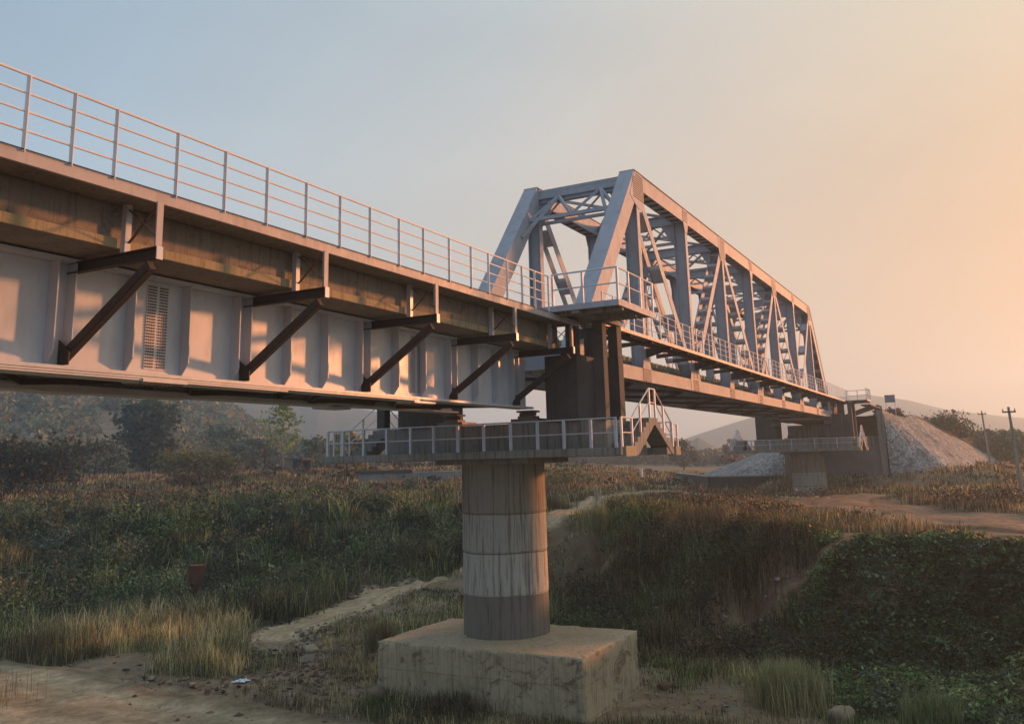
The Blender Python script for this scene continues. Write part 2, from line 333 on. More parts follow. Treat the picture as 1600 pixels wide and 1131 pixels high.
# ------------------------------------------------------------------ railing helper: posts and rails as sub-parts of one railing part
def railing(parent,name,pts,posts,z0,hts,pm,rp=.028,rr=.02,T=None,flat=False,label=None):
    """pts: polyline (x,y); posts: list of (x,y)"""
    r=MB(T)
    for (a,b) in zip(pts[:-1],pts[1:]):
        r.tube((a[0],a[1],z0+hts[-1]),(b[0],b[1],z0+hts[-1]),rr*1.25)
    ro=r.build('railing' if name is None else name,pm,parent,label=label)
    for h in hts[:-1]:
        k=MB(T)
        for (a,b) in zip(pts[:-1],pts[1:]): k.tube((a[0],a[1],z0+h),(b[0],b[1],z0+h),rr)
        k.build('rail',pm,ro)
    for x,y in posts:
        if flat: MB(T).box(x-rp,x+rp,y-rp*.5,y+rp*.5,z0-.04,z0+hts[-1]+.005).box(x-.006,x+.006,y-rp*1.6,y+rp*.5-.002,z0-.04,z0+hts[-1]-.004).build('post',pm,ro)
        else: MB(T).box(x-rp,x+rp,y-rp,y+rp,z0-.02,z0+hts[-1]+.01).build('post',pm,ro)
    return ro
# ------------------------------------------------------------------ approach span
def approach(x0,x1,name,label,brs,loc):
    A=tag(empty(name,loc),label,'bridge span')
    YG=(13.4,16.3); BX=[-14.98]+[-10.94]+list(brs)
    for gi,y in enumerate(YG):
        g=MB(); s=-1 if gi==0 else 1
        g.box(x0,x1,y-.012,y+.012,1.702,3.44)
        g.box(x0,x1,y-.30,y+.30,1.64,1.70).box(x0,x1,y-.27,y+.27,3.442,3.50)
        g.box(x0,min(19.4,x1-1),y-.28,y+.28,1.60,1.637)
        if x1>20: g.box(x0,14.4,y-.26,y+.26,1.565,1.597)
        go=g.build('plate_girder',STEELG,A)
        for k,x in enumerate([b+q for b in BX for q in (-.34,-.02,1.18,2.42) if x0+.1<b+q<x1-.1]):
            for sg in ((-1,1)):
                st=MB(); st.prismx([(y+sg*.014,1.705),(y+sg*.06,1.705),(y+sg*.25,1.95),(y+sg*.25,3.438),(y+sg*.014,3.438)],x-.011,x+.011)
                if abs(x-x1)<50 and not (sg==-s and x<2): st.build('stiffener',STEELG,go)
        if x1>20:
            for xs in (11.1,19.6):
                m=MB().box(xs-.25,xs+.24,y-.028,y-.014,1.80,3.36).box(xs-.45,xs+.55,y-.29,y+.29,1.545,1.6)
                if gi: m.build('splice_plate',STEELG,go)
                else:
                    b=MB()
                    for cx in (-.215,-.165,-.115,-.065,.045,.095,.145,.195):
                        z=1.85
                        while z<3.34: b.box(xs+cx-.015,xs+cx+.015,y-.05,y-.026,z-.013,z+.013); z+=.055
                    for i in range(20):
                        for yy in (-.24,-.17,.17,.24): b.tube((xs-.42+i*.049,y+yy,1.515),(xs-.42+i*.049,y+yy,1.546),.016,6)
                    m.build('splice_plate',STEELG,go,extra=(b,BOLT))
    for x in brs:                                                   # frames between the girders
        MB().beam((x,13.44,1.8),(x,16.26,3.35),.09,.09,(1,0,0)).beam((x+.1,16.26,1.8),(x+.1,13.44,3.35),.09,.09,(1,0,0)).beam((x,13.44,1.85),(x,16.26,1.85),.1,.1,(1,0,0)).beam((x,13.44,3.3),(x,16.26,3.3),.1,.1,(1,0,0)).build('cross_frame',STEELD,A)
    xs=np.arange(x0,x1-1,2.02); lb=MB()
    for k,(a,b) in enumerate(zip(xs[:-1],xs[1:])):
        ya,yb=(13.7,16.0) if k%2 else (16.0,13.7); lb.beam((a,ya,1.70),(b,yb,1.70),.12,.02,(0,0,1)); 
    lb.build('lateral_bracing',STEELD,A)
    t=MB().prismx([(12.13,3.535),(17.57,3.535),(17.57,4.33),(17.25,4.33),(17.25,3.9),(12.45,3.9),(12.45,4.26),(12.13,4.26)],x0,x1)
    to=t.build('concrete_trough',TROUGH,A,.012)
    MB().box(x0,x1,12.085,12.128,3.535,3.70).build('ledge',LEDGE,to,.01)
    w=MB().box(x0,x1,11.36,12.75,4.27,4.335).build('walkway_slab',TROUGH,A)
    MB().box(x0,x1,11.30,11.358,4.20,4.385).build('edge_beam',STEELF,w)
    e=MB().box(x0,x1,11.275,11.299,4.387,4.402).build('edge_lip',STEELD,w)
    for x in brs:
        b=MB().box(x-.06,x+.06,11.2,13.37,3.27,3.29).box(x-.06,x+.06,11.2,13.37,3.44,3.46).box(x+.02,x+.035,11.2,13.37,3.292,3.438)
        bo=b.build('bracket',STEELD,A)
        MB().beam((x,13.33,1.88),(x,11.36,3.18),.11,.17,(1,0,0)).beam((x,13.33,1.80),(x,11.36,3.10),.15,.012,(1,0,0)).build('strut',STEELD,bo)
        MB().prismx([(13.38,1.72),(13.38,2.15),(13.1,1.95),(13.1,1.72)],x-.10,x-.08).build('foot_gusset',STEELD,bo)
        MB().box(x-.06,x+.06,11.215,11.235,3.463,4.198).box(x-.008,x+.008,11.237,11.31,3.463,4.198).build('outer_post',STEELF,bo)
        MB().box(x-.055,x+.055,11.95,11.97,3.463,4.268).box(x-.055,x-.04,11.972,12.06,3.463,4.268).build('inner_post',STEELG,bo)
        MB().beam((x,11.26,3.62),(x,11.95,4.18),.05,.012,(1,0,0)).beam((x+.015,11.95,3.62),(x+.015,11.26,4.18),.05,.012,(1,0,0)).build('cross_brace',STEELD,bo)
        MB().box(x-.06,x+.06,11.18,11.198,3.25,3.46).build('end_plate',STEELG,bo)
    return A
brs=[-6.9,-2.86,1.18,5.22,9.26,13.3,17.34,21.38,25.2]
A=approach(-14,26.05,'girder_span','silver plate girder bridge span with concrete trough and walkway, crossing the photo from the left',brs,(6,14.85,1.5))
px=[-13.5+1.05*i for i in range(17)]+[4.2,5.1,6.05,6.99,7.71,8.43,9.6,10.65,11.68,12.76,13.8,14.81,15.89,16.88,18.03,19.09,20.0,21.05,21.95,22.76,23.7]
railing(A,None,[(-14,11.3),(23.95,11.3)],[(x,11.3) for x in px],4.40,[.27,.55,.82,1.09],RAILM,.026,.017,flat=True)
# ------------------------------------------------------------------ truss span
NX=[27.9+7.0375*i for i in range(9)]
def bolts(b,pts,y,s):
    for x,z in pts: b.box(x-.022,x+.022,y-.02*(s<0),y+.02*(s>0),z-.022,z+.022)
def truss():
    T=tag(empty('truss_span',(56,14.85,3)),'silver steel through truss railway bridge span with sloping end posts, between the two round piers','bridge span')
    zb0,zb1,zt0,zt1=3.04,3.58,11.5,12.25; zb=3.31; zt=11.9
    for yo,yi,s in ((12.2,12.8,-1),(17.5,16.9,1)):
        ym=(yo+yi)/2; a,b=min(yo,yi),max(yo,yi)
        m=MB().box(NX[0]-.35,NX[8]+.35,a,a+.05,zb0,zb1).box(NX[0]-.35,NX[8]+.35,b-.05,b,zb0,zb1).box(NX[0]-.3,NX[8]+.3,a+.052,b-.052,3.28,3.32)
        for x in np.arange(NX[0]+.5,NX[8],1.17): m.box(x-.1,x+.1,a+.052,b-.052,zb0+.02,zb0+.05)
        bc=m.build('bottom_chord',STEEL,T)
        m=MB().box(NX[1]-.1,NX[7]+.1,a,a+.05,zt0,zt1-.03).box(NX[1]-.1,NX[7]+.1,b-.05,b,zt0,zt1-.03).box(NX[1]-.35,NX[7]+.35,a-.05,b+.05,zt1-.028,zt1)
        for x in np.arange(NX[1]+.4,NX[7],.78): m.box(x-.2,x+.2,a+.052,b-.052,zt0,zt0+.03)
        tcx=m.build('top_chord',STEEL,T)
        for e,(i0,i1) in enumerate(((0,1),(8,7))):
            p=Vector((NX[i0],0,zb)); q=Vector((NX[i1],0,zt+.02)); m=MB()
            for y in (a+.025,b-.025): m.beam((p.x,y,p.z),(q.x,y,q.z),.05,.86)
            d=(q-p).normalized(); nn=Vector((-d.z,0,d.x)) if e==0 else Vector((d.z,0,-d.x)); off=nn*.445
            m.beam((p.x+off.x,ym,p.z+off.z),(q.x+off.x,ym,q.z+off.z),.68,.028)
            L_=(q-p).length
            for k in range(1,11):
                c=p+d*(L_*k/11)-nn*.4; m.beam((c.x-d.x*.15,ym,c.z-d.z*.15),(c.x+d.x*.15,ym,c.z+d.z*.15),.48,.03)
            m.build('end_post',STEEL,T)
        for i in range(1,8):
            x=NX[i]; z0,z1=zb1-.1,zt0+.05
            m=MB().box(x-.175,x+.175,a+.004,a+.03,z0,z1).box(x-.175,x+.175,b-.03,b-.004,z0,z1).box(x-.015,x+.015,a+.032,b-.032,z0,z1)
            m.build('vertical',STEEL,T)
        for (i0,i1) in ((1,2),(3,2),(3,4),(5,4),(5,6),(7,6)):
            p=Vector((NX[i0],0,zt0+.1)); q=Vector((NX[i1],0,zb1-.05)); m=MB(); d=(q-p).normalized()
            for y in (a+.035,b-.035): m.beam((p.x,y,p.z),(q.x,y,q.z),.03,.42)
            L_=(q-p).length; n=11 if (i0,i1)!=(1,2) and (i0,i1)!=(7,6) else 4; ln=.2 if n==11 else .75
            for k in range(1,n+1):
                c=p+d*(L_*(k-.3)/n); m.beam((c.x-d.x*ln/2,ym,c.z-d.z*ln/2),(c.x+d.x*ln/2,ym,c.z+d.z*ln/2),b-a-.12,.32)
                if n==11 and k<n:
                    c2=c+d*(L_/n-.2); m.beam((c.x,a+.1,c.z),(c2.x,b-.1,c2.z),.05,.02,(0,0,1))
            m.build('diagonal',STEEL,T)
        # gusset plates with bolts
        for i in range(0,9):
            x=NX[i]; y0,y1=(yo-.014,yo-.002) if s<0 else (yo+.002,yo+.014); m=MB()
            if i in (2,4,6): pl=[(x-.85,zb0+.02),(x+.85,zb0+.02),(x+.85,zb1),(x+.42,4.55),(x-.42,4.55),(x-.85,zb1)]
            elif i in (0,8): 
                q=1 if i==0 else -1; pl=[(x-.5*q,zb0+.02),(x+1.3*q,zb0+.02),(x+1.3*q,zb1),(x+1.3*q,4.5),(x+.55*q,4.5),(x-.5*q,zb1)]
            else: pl=[(x-.5,zb0+.02),(x+.5,zb0+.02),(x+.5,zb1),(x+.2,4.5),(x-.2,4.5),(x-.5,zb1)]
            m.prism(pl,y0,y1); b_=MB(); yy=yo-.014 if s<0 else yo+.014
            bolts(b_,[(x+dx,z) for dx in np.arange(-.42,.43,.105) for z in np.arange(3.1,3.56,.088)],yy,s)
            if i in (2,4,6): bolts(b_,[(x+dx,z) for dx in (-.3,-.2,.2,.3) for z in np.arange(3.7,4.5,.09)],yy,s)
            m.build('gusset_plate',STEEL,T,extra=(b_,BOLT))
            if 1<=i<=7:
                m=MB(); b_=MB()
                if i in (1,7):
                    q=1 if i==1 else -1; pl=[(x-.95*q,11.0),(x-.5*q,10.75),(x-.1*q,10.6),(x+.35*q,10.5),(x+.75*q,10.7),(x+.8*q,zt0),(x+.8*q,zt1-.04),(x-.2*q,zt1-.04)]
                    bolts(b_,[(x+dx*q,z) for dx in np.arange(-.5,.75,.1) for z in np.arange(11.0,12.15,.1) if not(dx<-.2 and z>11.9)],yy,s)
                elif i in (3,5): pl=[(x-.75,zt1-.04),(x-.75,zt0),(x-.5,10.85),(x+.5,10.85),(x+.75,zt0),(x+.75,zt1-.04)]; bolts(b_,[(x+dx,z) for dx in np.arange(-.5,.55,.1) for z in np.arange(11.0,12.15,.12)],yy,s)
                else: pl=[(x-.4,zt1-.04),(x-.4,zt0),(x-.18,11.0),(x+.18,11.0),(x+.4,zt0),(x+.4,zt1-.04)]; bolts(b_,[(x+dx,z) for dx in (-.3,-.2,-.1,0,.1,.2,.3) for z in np.arange(11.6,12.15,.12)],yy,s)
                m.prism(pl,y0,y1); m.build('gusset_plate',STEEL,T,extra=(b_,BOLT))
    # portal frames in the plane of the end posts
    for (i0,i1) in ((0,1),(8,7)):
        def P(y,t): return (NX[i1]+(NX[i0]-NX[i1])*t,y,zt+(zb-zt)*t)
        m=MB().beam(P(12.8,.0),P(16.9,.0),.42,.3,(0,0,1)).beam(P(12.8,.17),P(16.9,.17),.16,.16,(0,0,1))
        for ya,yb in ((12.8,13.85),(14.85,13.85),(14.85,15.9),(16.9,15.9)): m.beam(P(ya,.17),P(yb,.02),.12,.12,(0,0,1))
        m.beam(P(12.8,.28),P(13.85,.02),.13,.13,(0,0,1)).beam(P(16.9,.28),P(15.85,.02),.13,.13,(0,0,1))
        m.build('portal_frame',STEEL,T)
    for i in range(1,8):
        x=NX[i]
        m=MB().box(x-.16,x+.16,12.81,16.89,11.99,12.02).box(x-.16,x+.16,12.81,16.89,11.5,11.53).box(x-.012,x+.012,12.81,16.89,11.532,11.988)
        if i>1 or True:
            m.beam((x,12.8,10.55),(x,16.9,10.55),.12,.14,(1,0,0))
            for k in range(4):
                ya=12.9+k; m.beam((x,ya,10.6 if k%2==0 else 11.48),(x,ya+1,11.48 if k%2==0 else 10.6),.07,.07,(1,0,0))
            m.prismx([(12.8,11.5),(13.5,11.5),(12.8,10.3)],x-.01,x+.01).prismx([(16.9,11.5),(16.2,11.5),(16.9,10.3)],x-.01,x+.01)
        m.build('sway_frame',STEEL,T)
    for i in range(1,7):
        m=MB().beam((NX[i],12.8,11.85),(NX[i+1],16.9,11.85),.12,.1,(0,0,1)).beam((NX[i],16.9,11.83),(NX[i+1],12.8,11.83),.12,.1,(0,0,1)).beam(((NX[i]+NX[i+1])/2,12.8,11.84),((NX[i]+NX[i+1])/2,16.9,11.84),.1,.1,(0,0,1))
        m.build('top_lateral',STEEL,T)
    for i in range(0,9):
        x=NX[i]; m=MB().box(x-.16,x+.16,12.81,16.89,3.93,3.96).box(x-.16,x+.16,12.81,16.89,3.1,3.13).box(x-.012,x+.012,12.81,16.89,3.132,3.928)
        m.build('floor_beam',STEEL,T)
        if i<8:
            x2=NX[i+1]
            MB().beam((x,12.85,3.08),(x2,16.85,3.08),.14,.02,(0,0,1)).beam((x,16.85,3.06),(x2,12.85,3.06),.14,.02,(0,0,1)).build('bottom_lateral',STEELD,T)
            for xm in (x+2.35,x+4.7):
                MB().box(xm-.09,xm+.09,12.81,13.78,3.6,3.85).box(xm-.09,xm+.09,15.92,16.89,3.6,3.85).build('deck_bracket',STEEL,T)
    for y in (13.9,15.8):
        m=MB().box(NX[0],NX[8],y-.12,y+.12,3.962,3.99).box(NX[0],NX[8],y-.012,y+.012,3.35,3.96).box(NX[0],NX[8],y-.12,y+.12,3.32,3.348)
        for x in np.arange(NX[0]+.9,NX[8],1.17): m.box(x-.01,x+.01,y-.11,y+.11,3.35,3.955)
        m.build('stringer',STEEL,T)
    m=MB()
    for k in range(93):
        x=NX[0]+.1+k*.6; m.box(x,x+.25,13.1,16.6,3.995,4.2)
    m.build('sleepers',LEDGE,T)
    for y in (14.35,15.35): MB().box(NX[0],NX[8],y-.035,y+.035,4.2,4.35).build('track_rail',RUST,T)
    # walkway on cantilevers outside the near truss
    x0,x1=27.3,88.3
    w=MB().box(x0,x1,11.06,11.95,4.44,4.49).build('walkway_slab',TROUGH,T)
    MB().box(x0,x1,11.0,11.058,4.40,4.53).build('edge_beam',STEELF,w)
    MB().box(x0,x1,11.55,11.62,4.30,4.438).build('walkway_stringer',STEELD,w)
    for i in range(0,9):
        x=NX[i]
        m=MB().prismx([(12.19,4.44),(12.19,4.05),(11.1,4.32),(11.1,4.438)],x-.05,x+.05)
        m.build('walkway_bracket',STEELD,T)
        if i<8:
            for f in (2.35,4.7): MB().prismx([(12.55,4.438),(12.55,4.25),(11.1,4.34),(11.1,4.438)],x+f-.04,x+f+.04).build('walkway_bracket',STEELD,T)
    railing(T,None,[(x0,11.03),(x1,11.03)],[(x0+.1+1.005*k,11.03) for k in range(61)],4.53,[.26,.52,.77,1.03],RAILW,.022,.015)
    for nx in (NX[0],NX[8]):
        for yc in (12.5,17.2):
            MB().box(nx-.35,nx+.35,yc-.3,yc+.3,2.9,3.03).tube((nx,yc-.32,2.82),(nx,yc+.32,2.82),.09,12).prism([(nx-.5,2.45),(nx+.5,2.45),(nx+.15,2.79),(nx-.15,2.79)],yc-.3,yc+.3).build('bearing',BOLT,T)
    return T
truss()
# ------------------------------------------------------------------ piers
def worn_block(name,a,b,m,parent):
    bm=bmesh.new(); bmesh.ops.create_cube(bm,size=1)
    bmesh.ops.subdivide_edges(bm,edges=bm.edges[:],cuts=54,use_grid_fill=True)
    a=np.array(a);b=np.array(b); q=np.array([v.co[:] for v in bm.verts]); p=a+(q+.5)*(b-a)
    e=np.minimum(p-a,b-p); es=np.sort(e,axis=1); k=np.exp(-(es[:,1]/.07)**2)          # nearness to an edge
    n1=fbm(p[:,0]*3.1+p[:,2]*2.3,p[:,1]*3.1-p[:,2]*1.7,5,4); n2=fbm(p[:,0]*1.1+p[:,2],p[:,1]*1.1+p[:,2]*.7,6,3)
    c=(a+b)/2; d=np.sign(p-c)*(e<.12)
    p=p-d*(k*(.012+.10*np.clip(n1-.52,0,1)*3))[:,None]-d*((n2-.5)*.05)[:,None]
    for v,x in zip(bm.verts,p): v.co=x
    me=bpy.data.meshes.new(name); bm.to_mesh(me); bm.free(); me.materials.append(m); me.shade_smooth()
    o=bpy.data.objects.new(name,me); C.objects.link(o); o.parent=parent; o.matrix_parent_inverse=Matrix.Translation(-world_loc(parent))
    return o
def pier(T,name,label,zcap,loc,block=True,near=True):
    P=tag(empty(name,loc),label,'bridge pier')
    n=56; m=MB(T); cx,cy,r=27.5,15.1,1.45
    if not near: cy=14.75; r=1.5
    lv=[-8.6 if block else -4.6]+[z for z in (-5.7,-4.33,-4.31,-2.97,-2.95,-1.71,-1.69) if block or z>-4.4]+[.04]
    vs=[];fs=[]
    for k,z in enumerate(lv):
        rr=r+(0.012 if k%2 else -.004)
        vs+=[(cx+rr*math.cos(2*math.pi*i/n),cy+rr*math.sin(2*math.pi*i/n),z) for i in range(n)]
    for k in range(len(lv)-1): fs+=[(k*n+i,k*n+(i+1)%n,(k+1)*n+(i+1)%n,(k+1)*n+i) for i in range(n)]
    m.add(vs,fs); m.build('column',COLC,P)
    if block:
        worn_block('footing_block',(24.7,11.1,-9.0),(29.3,18.45,-5.69),BLOCKC,P)
    cap=MB(T).box(25.1,26.3,9.72,21.35,.05,.30).box(26.302,29.4,10.36,21.35,.052,.298).box(29.402,30.6,9.72,21.35,.05,.30).box(25.9,29.1,13.3,16.9,-.12,.048)
    c=cap.build('pier_cap',PIERC,P,.02)
    c.data.materials[0]=PIERC
    pl=MB(T).box(25.9,29.6,10.5,19.0,.30,1.18)
    po=pl.build('plinth',PIERC,P,.015)
    # tall wall and posts that carry the refuge, near side and far side
    for sgn in (0,1):
        f=(lambda y:y) if sgn==0 else (lambda y:29.7-y)
        def b(m,x0,x1,y0,y1,z0,z1):
            ya,yb=sorted((f(y0),f(y1))); m.box(x0,x1,ya,yb,z0,z1)
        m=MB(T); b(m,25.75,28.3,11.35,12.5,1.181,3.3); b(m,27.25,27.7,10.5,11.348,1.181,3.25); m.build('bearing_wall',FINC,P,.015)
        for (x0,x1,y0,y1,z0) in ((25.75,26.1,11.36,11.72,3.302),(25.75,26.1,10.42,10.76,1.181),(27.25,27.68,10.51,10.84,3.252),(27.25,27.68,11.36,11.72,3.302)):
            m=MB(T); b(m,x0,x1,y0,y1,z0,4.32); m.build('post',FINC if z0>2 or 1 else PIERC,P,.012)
        # refuge platform
        m=MB(T); b(m,24.06,27.2,9.2,12.0,4.47,4.52); s=m.build('refuge_slab',PIERC,P)
        m=MB(T); b(m,24.0,24.058,9.14,11.9,4.42,4.60); b(m,24.06,27.2,9.14,9.198,4.42,4.60); m.build('edge_beam',STEEL,s)
        m=MB(T); b(m,24.06,27.6,10.45,10.7,4.322,4.468); b(m,24.06,27.6,11.45,11.65,4.322,4.468); b(m,25.8,26.0,9.3,12.0,4.325,4.466); b(m,24.4,24.55,9.2,12,4.33,4.468); m.build('support_beam',PIERC,s)
        yy=9.17; y2=11.3
        pts=[(24.03,f(y2)),(24.03,f(yy)),(27.15,f(yy))]
        railing(s,None,pts,[(24.03,f(y2)),(24.03,f(10.3)),(24.03,f(yy)),(24.95,f(yy)),(26.0,f(yy)),(27.15,f(yy))],4.60,[.5,.98],RAILW,.032,.022,T)
    # bearing pads for the girders
    for (x,y) in ((25.95,13.4),(25.95,16.3)):
        MB(T).box(25.92 if near else 26.1,26.9,y-.5,y+.5,1.181,1.33).box(26.0,26.5,y-.28,y+.28,1.332,1.42).tube((26.2,y-.3,1.48),(26.2,y+.3,1.48),.055,10).box(25.95,26.5,y-.3,y+.3,1.54,1.6).build('bearing',BOLT,P)
    for y in (12.5,17.2):
        MB(T).box(27.5,28.4,y-.42,y+.42,1.181 if y>13 and y<17 else 3.302 if near and y<13 else 3.302,3.33 if False else (2.45 if False else 3.31)).build('pedestal',FINC,P) if False else None
    # railing round the cap
    ys=[9.89,10.71,11.62,12.54,13.51,14.51,15.5,16.46,17.4,18.4,19.4,20.31,21.01]
    railing(P,None,[(25.15,9.85),(25.15,21.05),(26.3,21.25)],[(25.15,y) for y in ys]+[(26.2,21.22)],.30,[.44,.88],RAILW,.04,.019,T)
    railing(P,None,[(30.5,9.85),(30.5,21.05)],[(30.5,y) for y in ys[::2]],.30,[.44,.88],RAILW,.03,.018,T)
    # hump-backed steps past the near end and the far end
    for y0,y1,yr in ((9.70,10.34,9.76),(20.1,20.9,20.85)):
        st=MB(T); X=[26.25,26.53,26.81,27.09,27.37,27.65,27.93]; zz=.30
        top=[]
        for k,x in enumerate(X):
            top+=[(x,.30+k*.158),(x,.30+(k+1)*.158 if k<6 else 1.25)]
        prof=top+[(28.55,1.25)]
        for k in range(6): x=28.55+k*.27; prof+=[(x,1.25-(k+1)*.158+.0),(x+.27,1.25-(k+1)*.158)]
        prof+=[(30.2,.05),(29.98,.05),(28.3,1.02),(28.18,1.02),(26.55,.05),(26.25,.05)]
        st.prism(prof,y0,y1); so_=st.build('steps',PIERC,P)
        bl=MB(T)
        if y0<12: bl.box(25.32,26.24,y0-.05,y0+.012,.02,.33).box(30.21,30.75,y0-.05,y0+.25,.02,.33).build('kerb_block',LEDGE,so_,.01)
        hp=[(25.3,1.2),(26.2,1.2),(27.0,1.68),(27.95,2.22),(28.5,2.22),(29.3,1.7),(30.2,1.12),(30.75,1.1)]
        r=MB(T)
        for a,b2 in zip(hp[:-1],hp[1:]): r.tube((a[0],yr,a[1]),(b2[0],yr,b2[1]),.026)
        ro=r.build('hand_rail',RAILM,so_)
        r=MB(T)
        for a,b2 in zip(hp[:-1],hp[1:]): r.tube((a[0],yr,a[1]-.46),(b2[0],yr,b2[1]-.46),.02)
        r.build('rail',RAILM,ro)
        for (x,z),zl in zip(hp,[.3,.3,.72,1.25,1.25,.8,.3,.3]): MB(T).box(x-.03,x+.03,yr-.03,yr+.03,zl-.03,z).build('post',RAILM,ro)
    return P
pier(None,'bridge_pier','round concrete bridge pier in the foreground standing on a stained square footing block',0,(27.5,15.1,-5.6))
pier(lambda v:(112.5-v[0],v[1],v[2]),'bridge_pier','distant round concrete bridge pier standing in scrub at the far end of the truss',0,(85,15,-3.6),block=False,near=False)
#MORE
HAZE=.0009
# ------------------------------------------------------------------ vegetation builders
rg=np.random.default_rng(11)
def blades(px,py,pz,h,w,lean,col,cv=.25):
    """one bent blade per entry; returns V(5n),F4,F3,col"""
    n=len(px); a=rg.uniform(0,2*np.pi,n); f=a+rg.uniform(-.6,.6,n)+np.pi/2
    dx=np.cos(a)*lean;dy=np.sin(a)*lean; wx=np.cos(f)*w/2; wy=np.sin(f)*w/2
    V=np.empty((n,5,3)); b=np.stack([px,py,pz],1)
    V[:,0]=b-np.stack([wx,wy,0*wx+.06],1); V[:,1]=b+np.stack([wx,wy,0*wx-.06],1)
    mid=b+np.stack([dx*.35*h,dy*.35*h,.58*h],1)
    V[:,2]=mid+np.stack([wx,wy,0*wx],1)*.8; V[:,3]=mid-np.stack([wx,wy,0*wx],1)*.8
    V[:,4]=b+np.stack([dx*h,dy*h,h*(1-.25*lean)],1)
    k=np.arange(n)[:,None]*5; F4=k+np.array([[0,1,2,3]]); F3=k+np.array([[3,2,4]])
    c=np.repeat((col*(1+rg.uniform(-cv,cv,(n,1))))[:,None,:],5,1)
    return V.reshape(-1,3),F4,F3,c.reshape(-1,3)
def leaves(cx,size,col,cv=.3,flat=0.0,asp=.55):
    n=len(cx); d=rg.normal(size=(n,3)); d[:,2]*=(1-flat); d/=np.linalg.norm(d,axis=1)[:,None]
    e=rg.normal(size=(n,3)); e[:,2]*=(1-flat); e-=d*(e*d).sum(1)[:,None]; e/=np.linalg.norm(e,axis=1)[:,None]
    s=(size*(.45+1.3*rg.uniform(0,1,n)**2.2))[:,None]
    V=np.stack([cx-d*s*.5,cx+e*s*asp*.5,cx+d*s*.5,cx-e*s*asp*.5],1)
    c=np.repeat((col*(1+rg.uniform(-cv,cv,(n,1))))[:,None,:],4,1)
    return V.reshape(-1,3),np.arange(n*4).reshape(-1,4),c.reshape(-1,3)
def polar(n,az0,az1,d0,d1,p=1.0):
    az=np.radians(rg.uniform(az0,az1,n)); u=rg.uniform(0,1,n)
    d=(d0**(-p)+(d1**(-p)-d0**(-p))*u)**(-1/p)                     # thinner with distance
    return np.cos(az)*d,np.sin(az)*d
def clear(x,y,m=1.05,h=0):
    ok=pathmask(x,y)>m
    if h>.3:
        d=np.hypot(x,y)
        for q in np.linspace(.06,1,13):
            s=np.minimum(h*1.35*d/7.0*q,13)
            for sx_,sy_,sr_ in ((37.8,41.2,1.0),(35.4,33.7,.8),(46.2,19.6,.8),(24.6,24.3,.8),(29.9,25.7,.6)): ok&=~(np.hypot(x*(1+min(q,.6)*7/d)-sx_,y*(1+min(q,.6)*7/d)-sy_)<sr_)
            ok&=~(np.hypot(x*(1+s*1.6/d)-83.5,y*(1+s*1.6/d)-14.75)<1.9)
            for k in ('path','foot','plateau'):
                if k=='foot' and q>.2: continue
                w,p=PATHS[k]; ok&=seg_dist(x*(1+s/d),y*(1+s/d),p,w)>1.0
    ok&=~((x>24.5)&(x<29.5)&(y>10.9)&(y<18.6))
    ok&=np.hypot(x-85,y-14.75)>2
    ok&=~((x>90)&(y<21.5)&(y>6))
    return ok
def field(name,n,az,dr,hh,ww,lean,cols,tsel,per=7,spread=.22,dens=None,m=1.05,label=None,p=1.0,seed=0,cv=.3,sel=None):
    x,y=polar(n,*az,*dr,p); z,t=HH(x,y); ok=clear(x,y,m,hh)&(t>tsel[0])&(t<tsel[1])
    if dens: ok&=fbm(x*dens[0],y*dens[0],50+seed,4)>dens[1]+rg.uniform(-.06,.06,n)
    if sel is not None: ok&=sel(x,y,z,t)
    x,y,z=x[ok],y[ok],z[ok]; k=len(x)
    th=rg.uniform(.35,1.45,k)*(.15+1.75*fbm(x*.45,y*.45,60+seed,3))
    q=np.clip((fbm(x*.22,y*.22,70+seed,4)-.3)*2.5,0,1)*.75+rg.uniform(0,.25,k)
    cols=np.array(cols); ci=q*(len(cols)-1); i0=np.clip(ci.astype(int),0,len(cols)-2); fr=(ci-i0)[:,None]
    c=(cols[i0]*(1-fr)+cols[i0+1]*fr)*(.3+1.9*rg.uniform(0,1,(k,1))**1.7)
    rep=lambda a:np.repeat(a,per,0)
    X=rep(x)+rg.normal(0,spread,k*per); Y=rep(y)+rg.normal(0,spread,k*per); Z,_=HH(X,Y)
    d=np.hypot(X,Y); h=rep(th)*hh*rg.uniform(.5,1.1,k*per); w=ww*np.maximum(1,d/38)*rg.uniform(.6,1.3,k*per)
    V,F4,F3,cc=blades(X,Y,Z,h,w,rg.uniform(.1,1,k*per)*lean,rep(c),cv)
    o=mesh_np(name,V,F4,F3,cc,GRASS); tag(o,label,None,None,'stuff'); return o
STRAW=(.44,.37,.20);TAN=(.33,.27,.15);OLIVE=(.18,.195,.08);GREEN=(.09,.15,.05);DKG=(.042,.065,.030);RED=(.19,.13,.08);BRN=(.15,.115,.072);DKB=(.052,.045,.033);PALEG=(.22,.26,.13)
STRAW,TAN,OLIVE,GREEN,DKG,RED,BRN,DKB,PALEG=[tuple(v*1.18*k for v,k in zip(c,(.97,1.03,1))) for c in (STRAW,TAN,OLIVE,GREEN,DKG,RED,BRN,DKB,PALEG)]
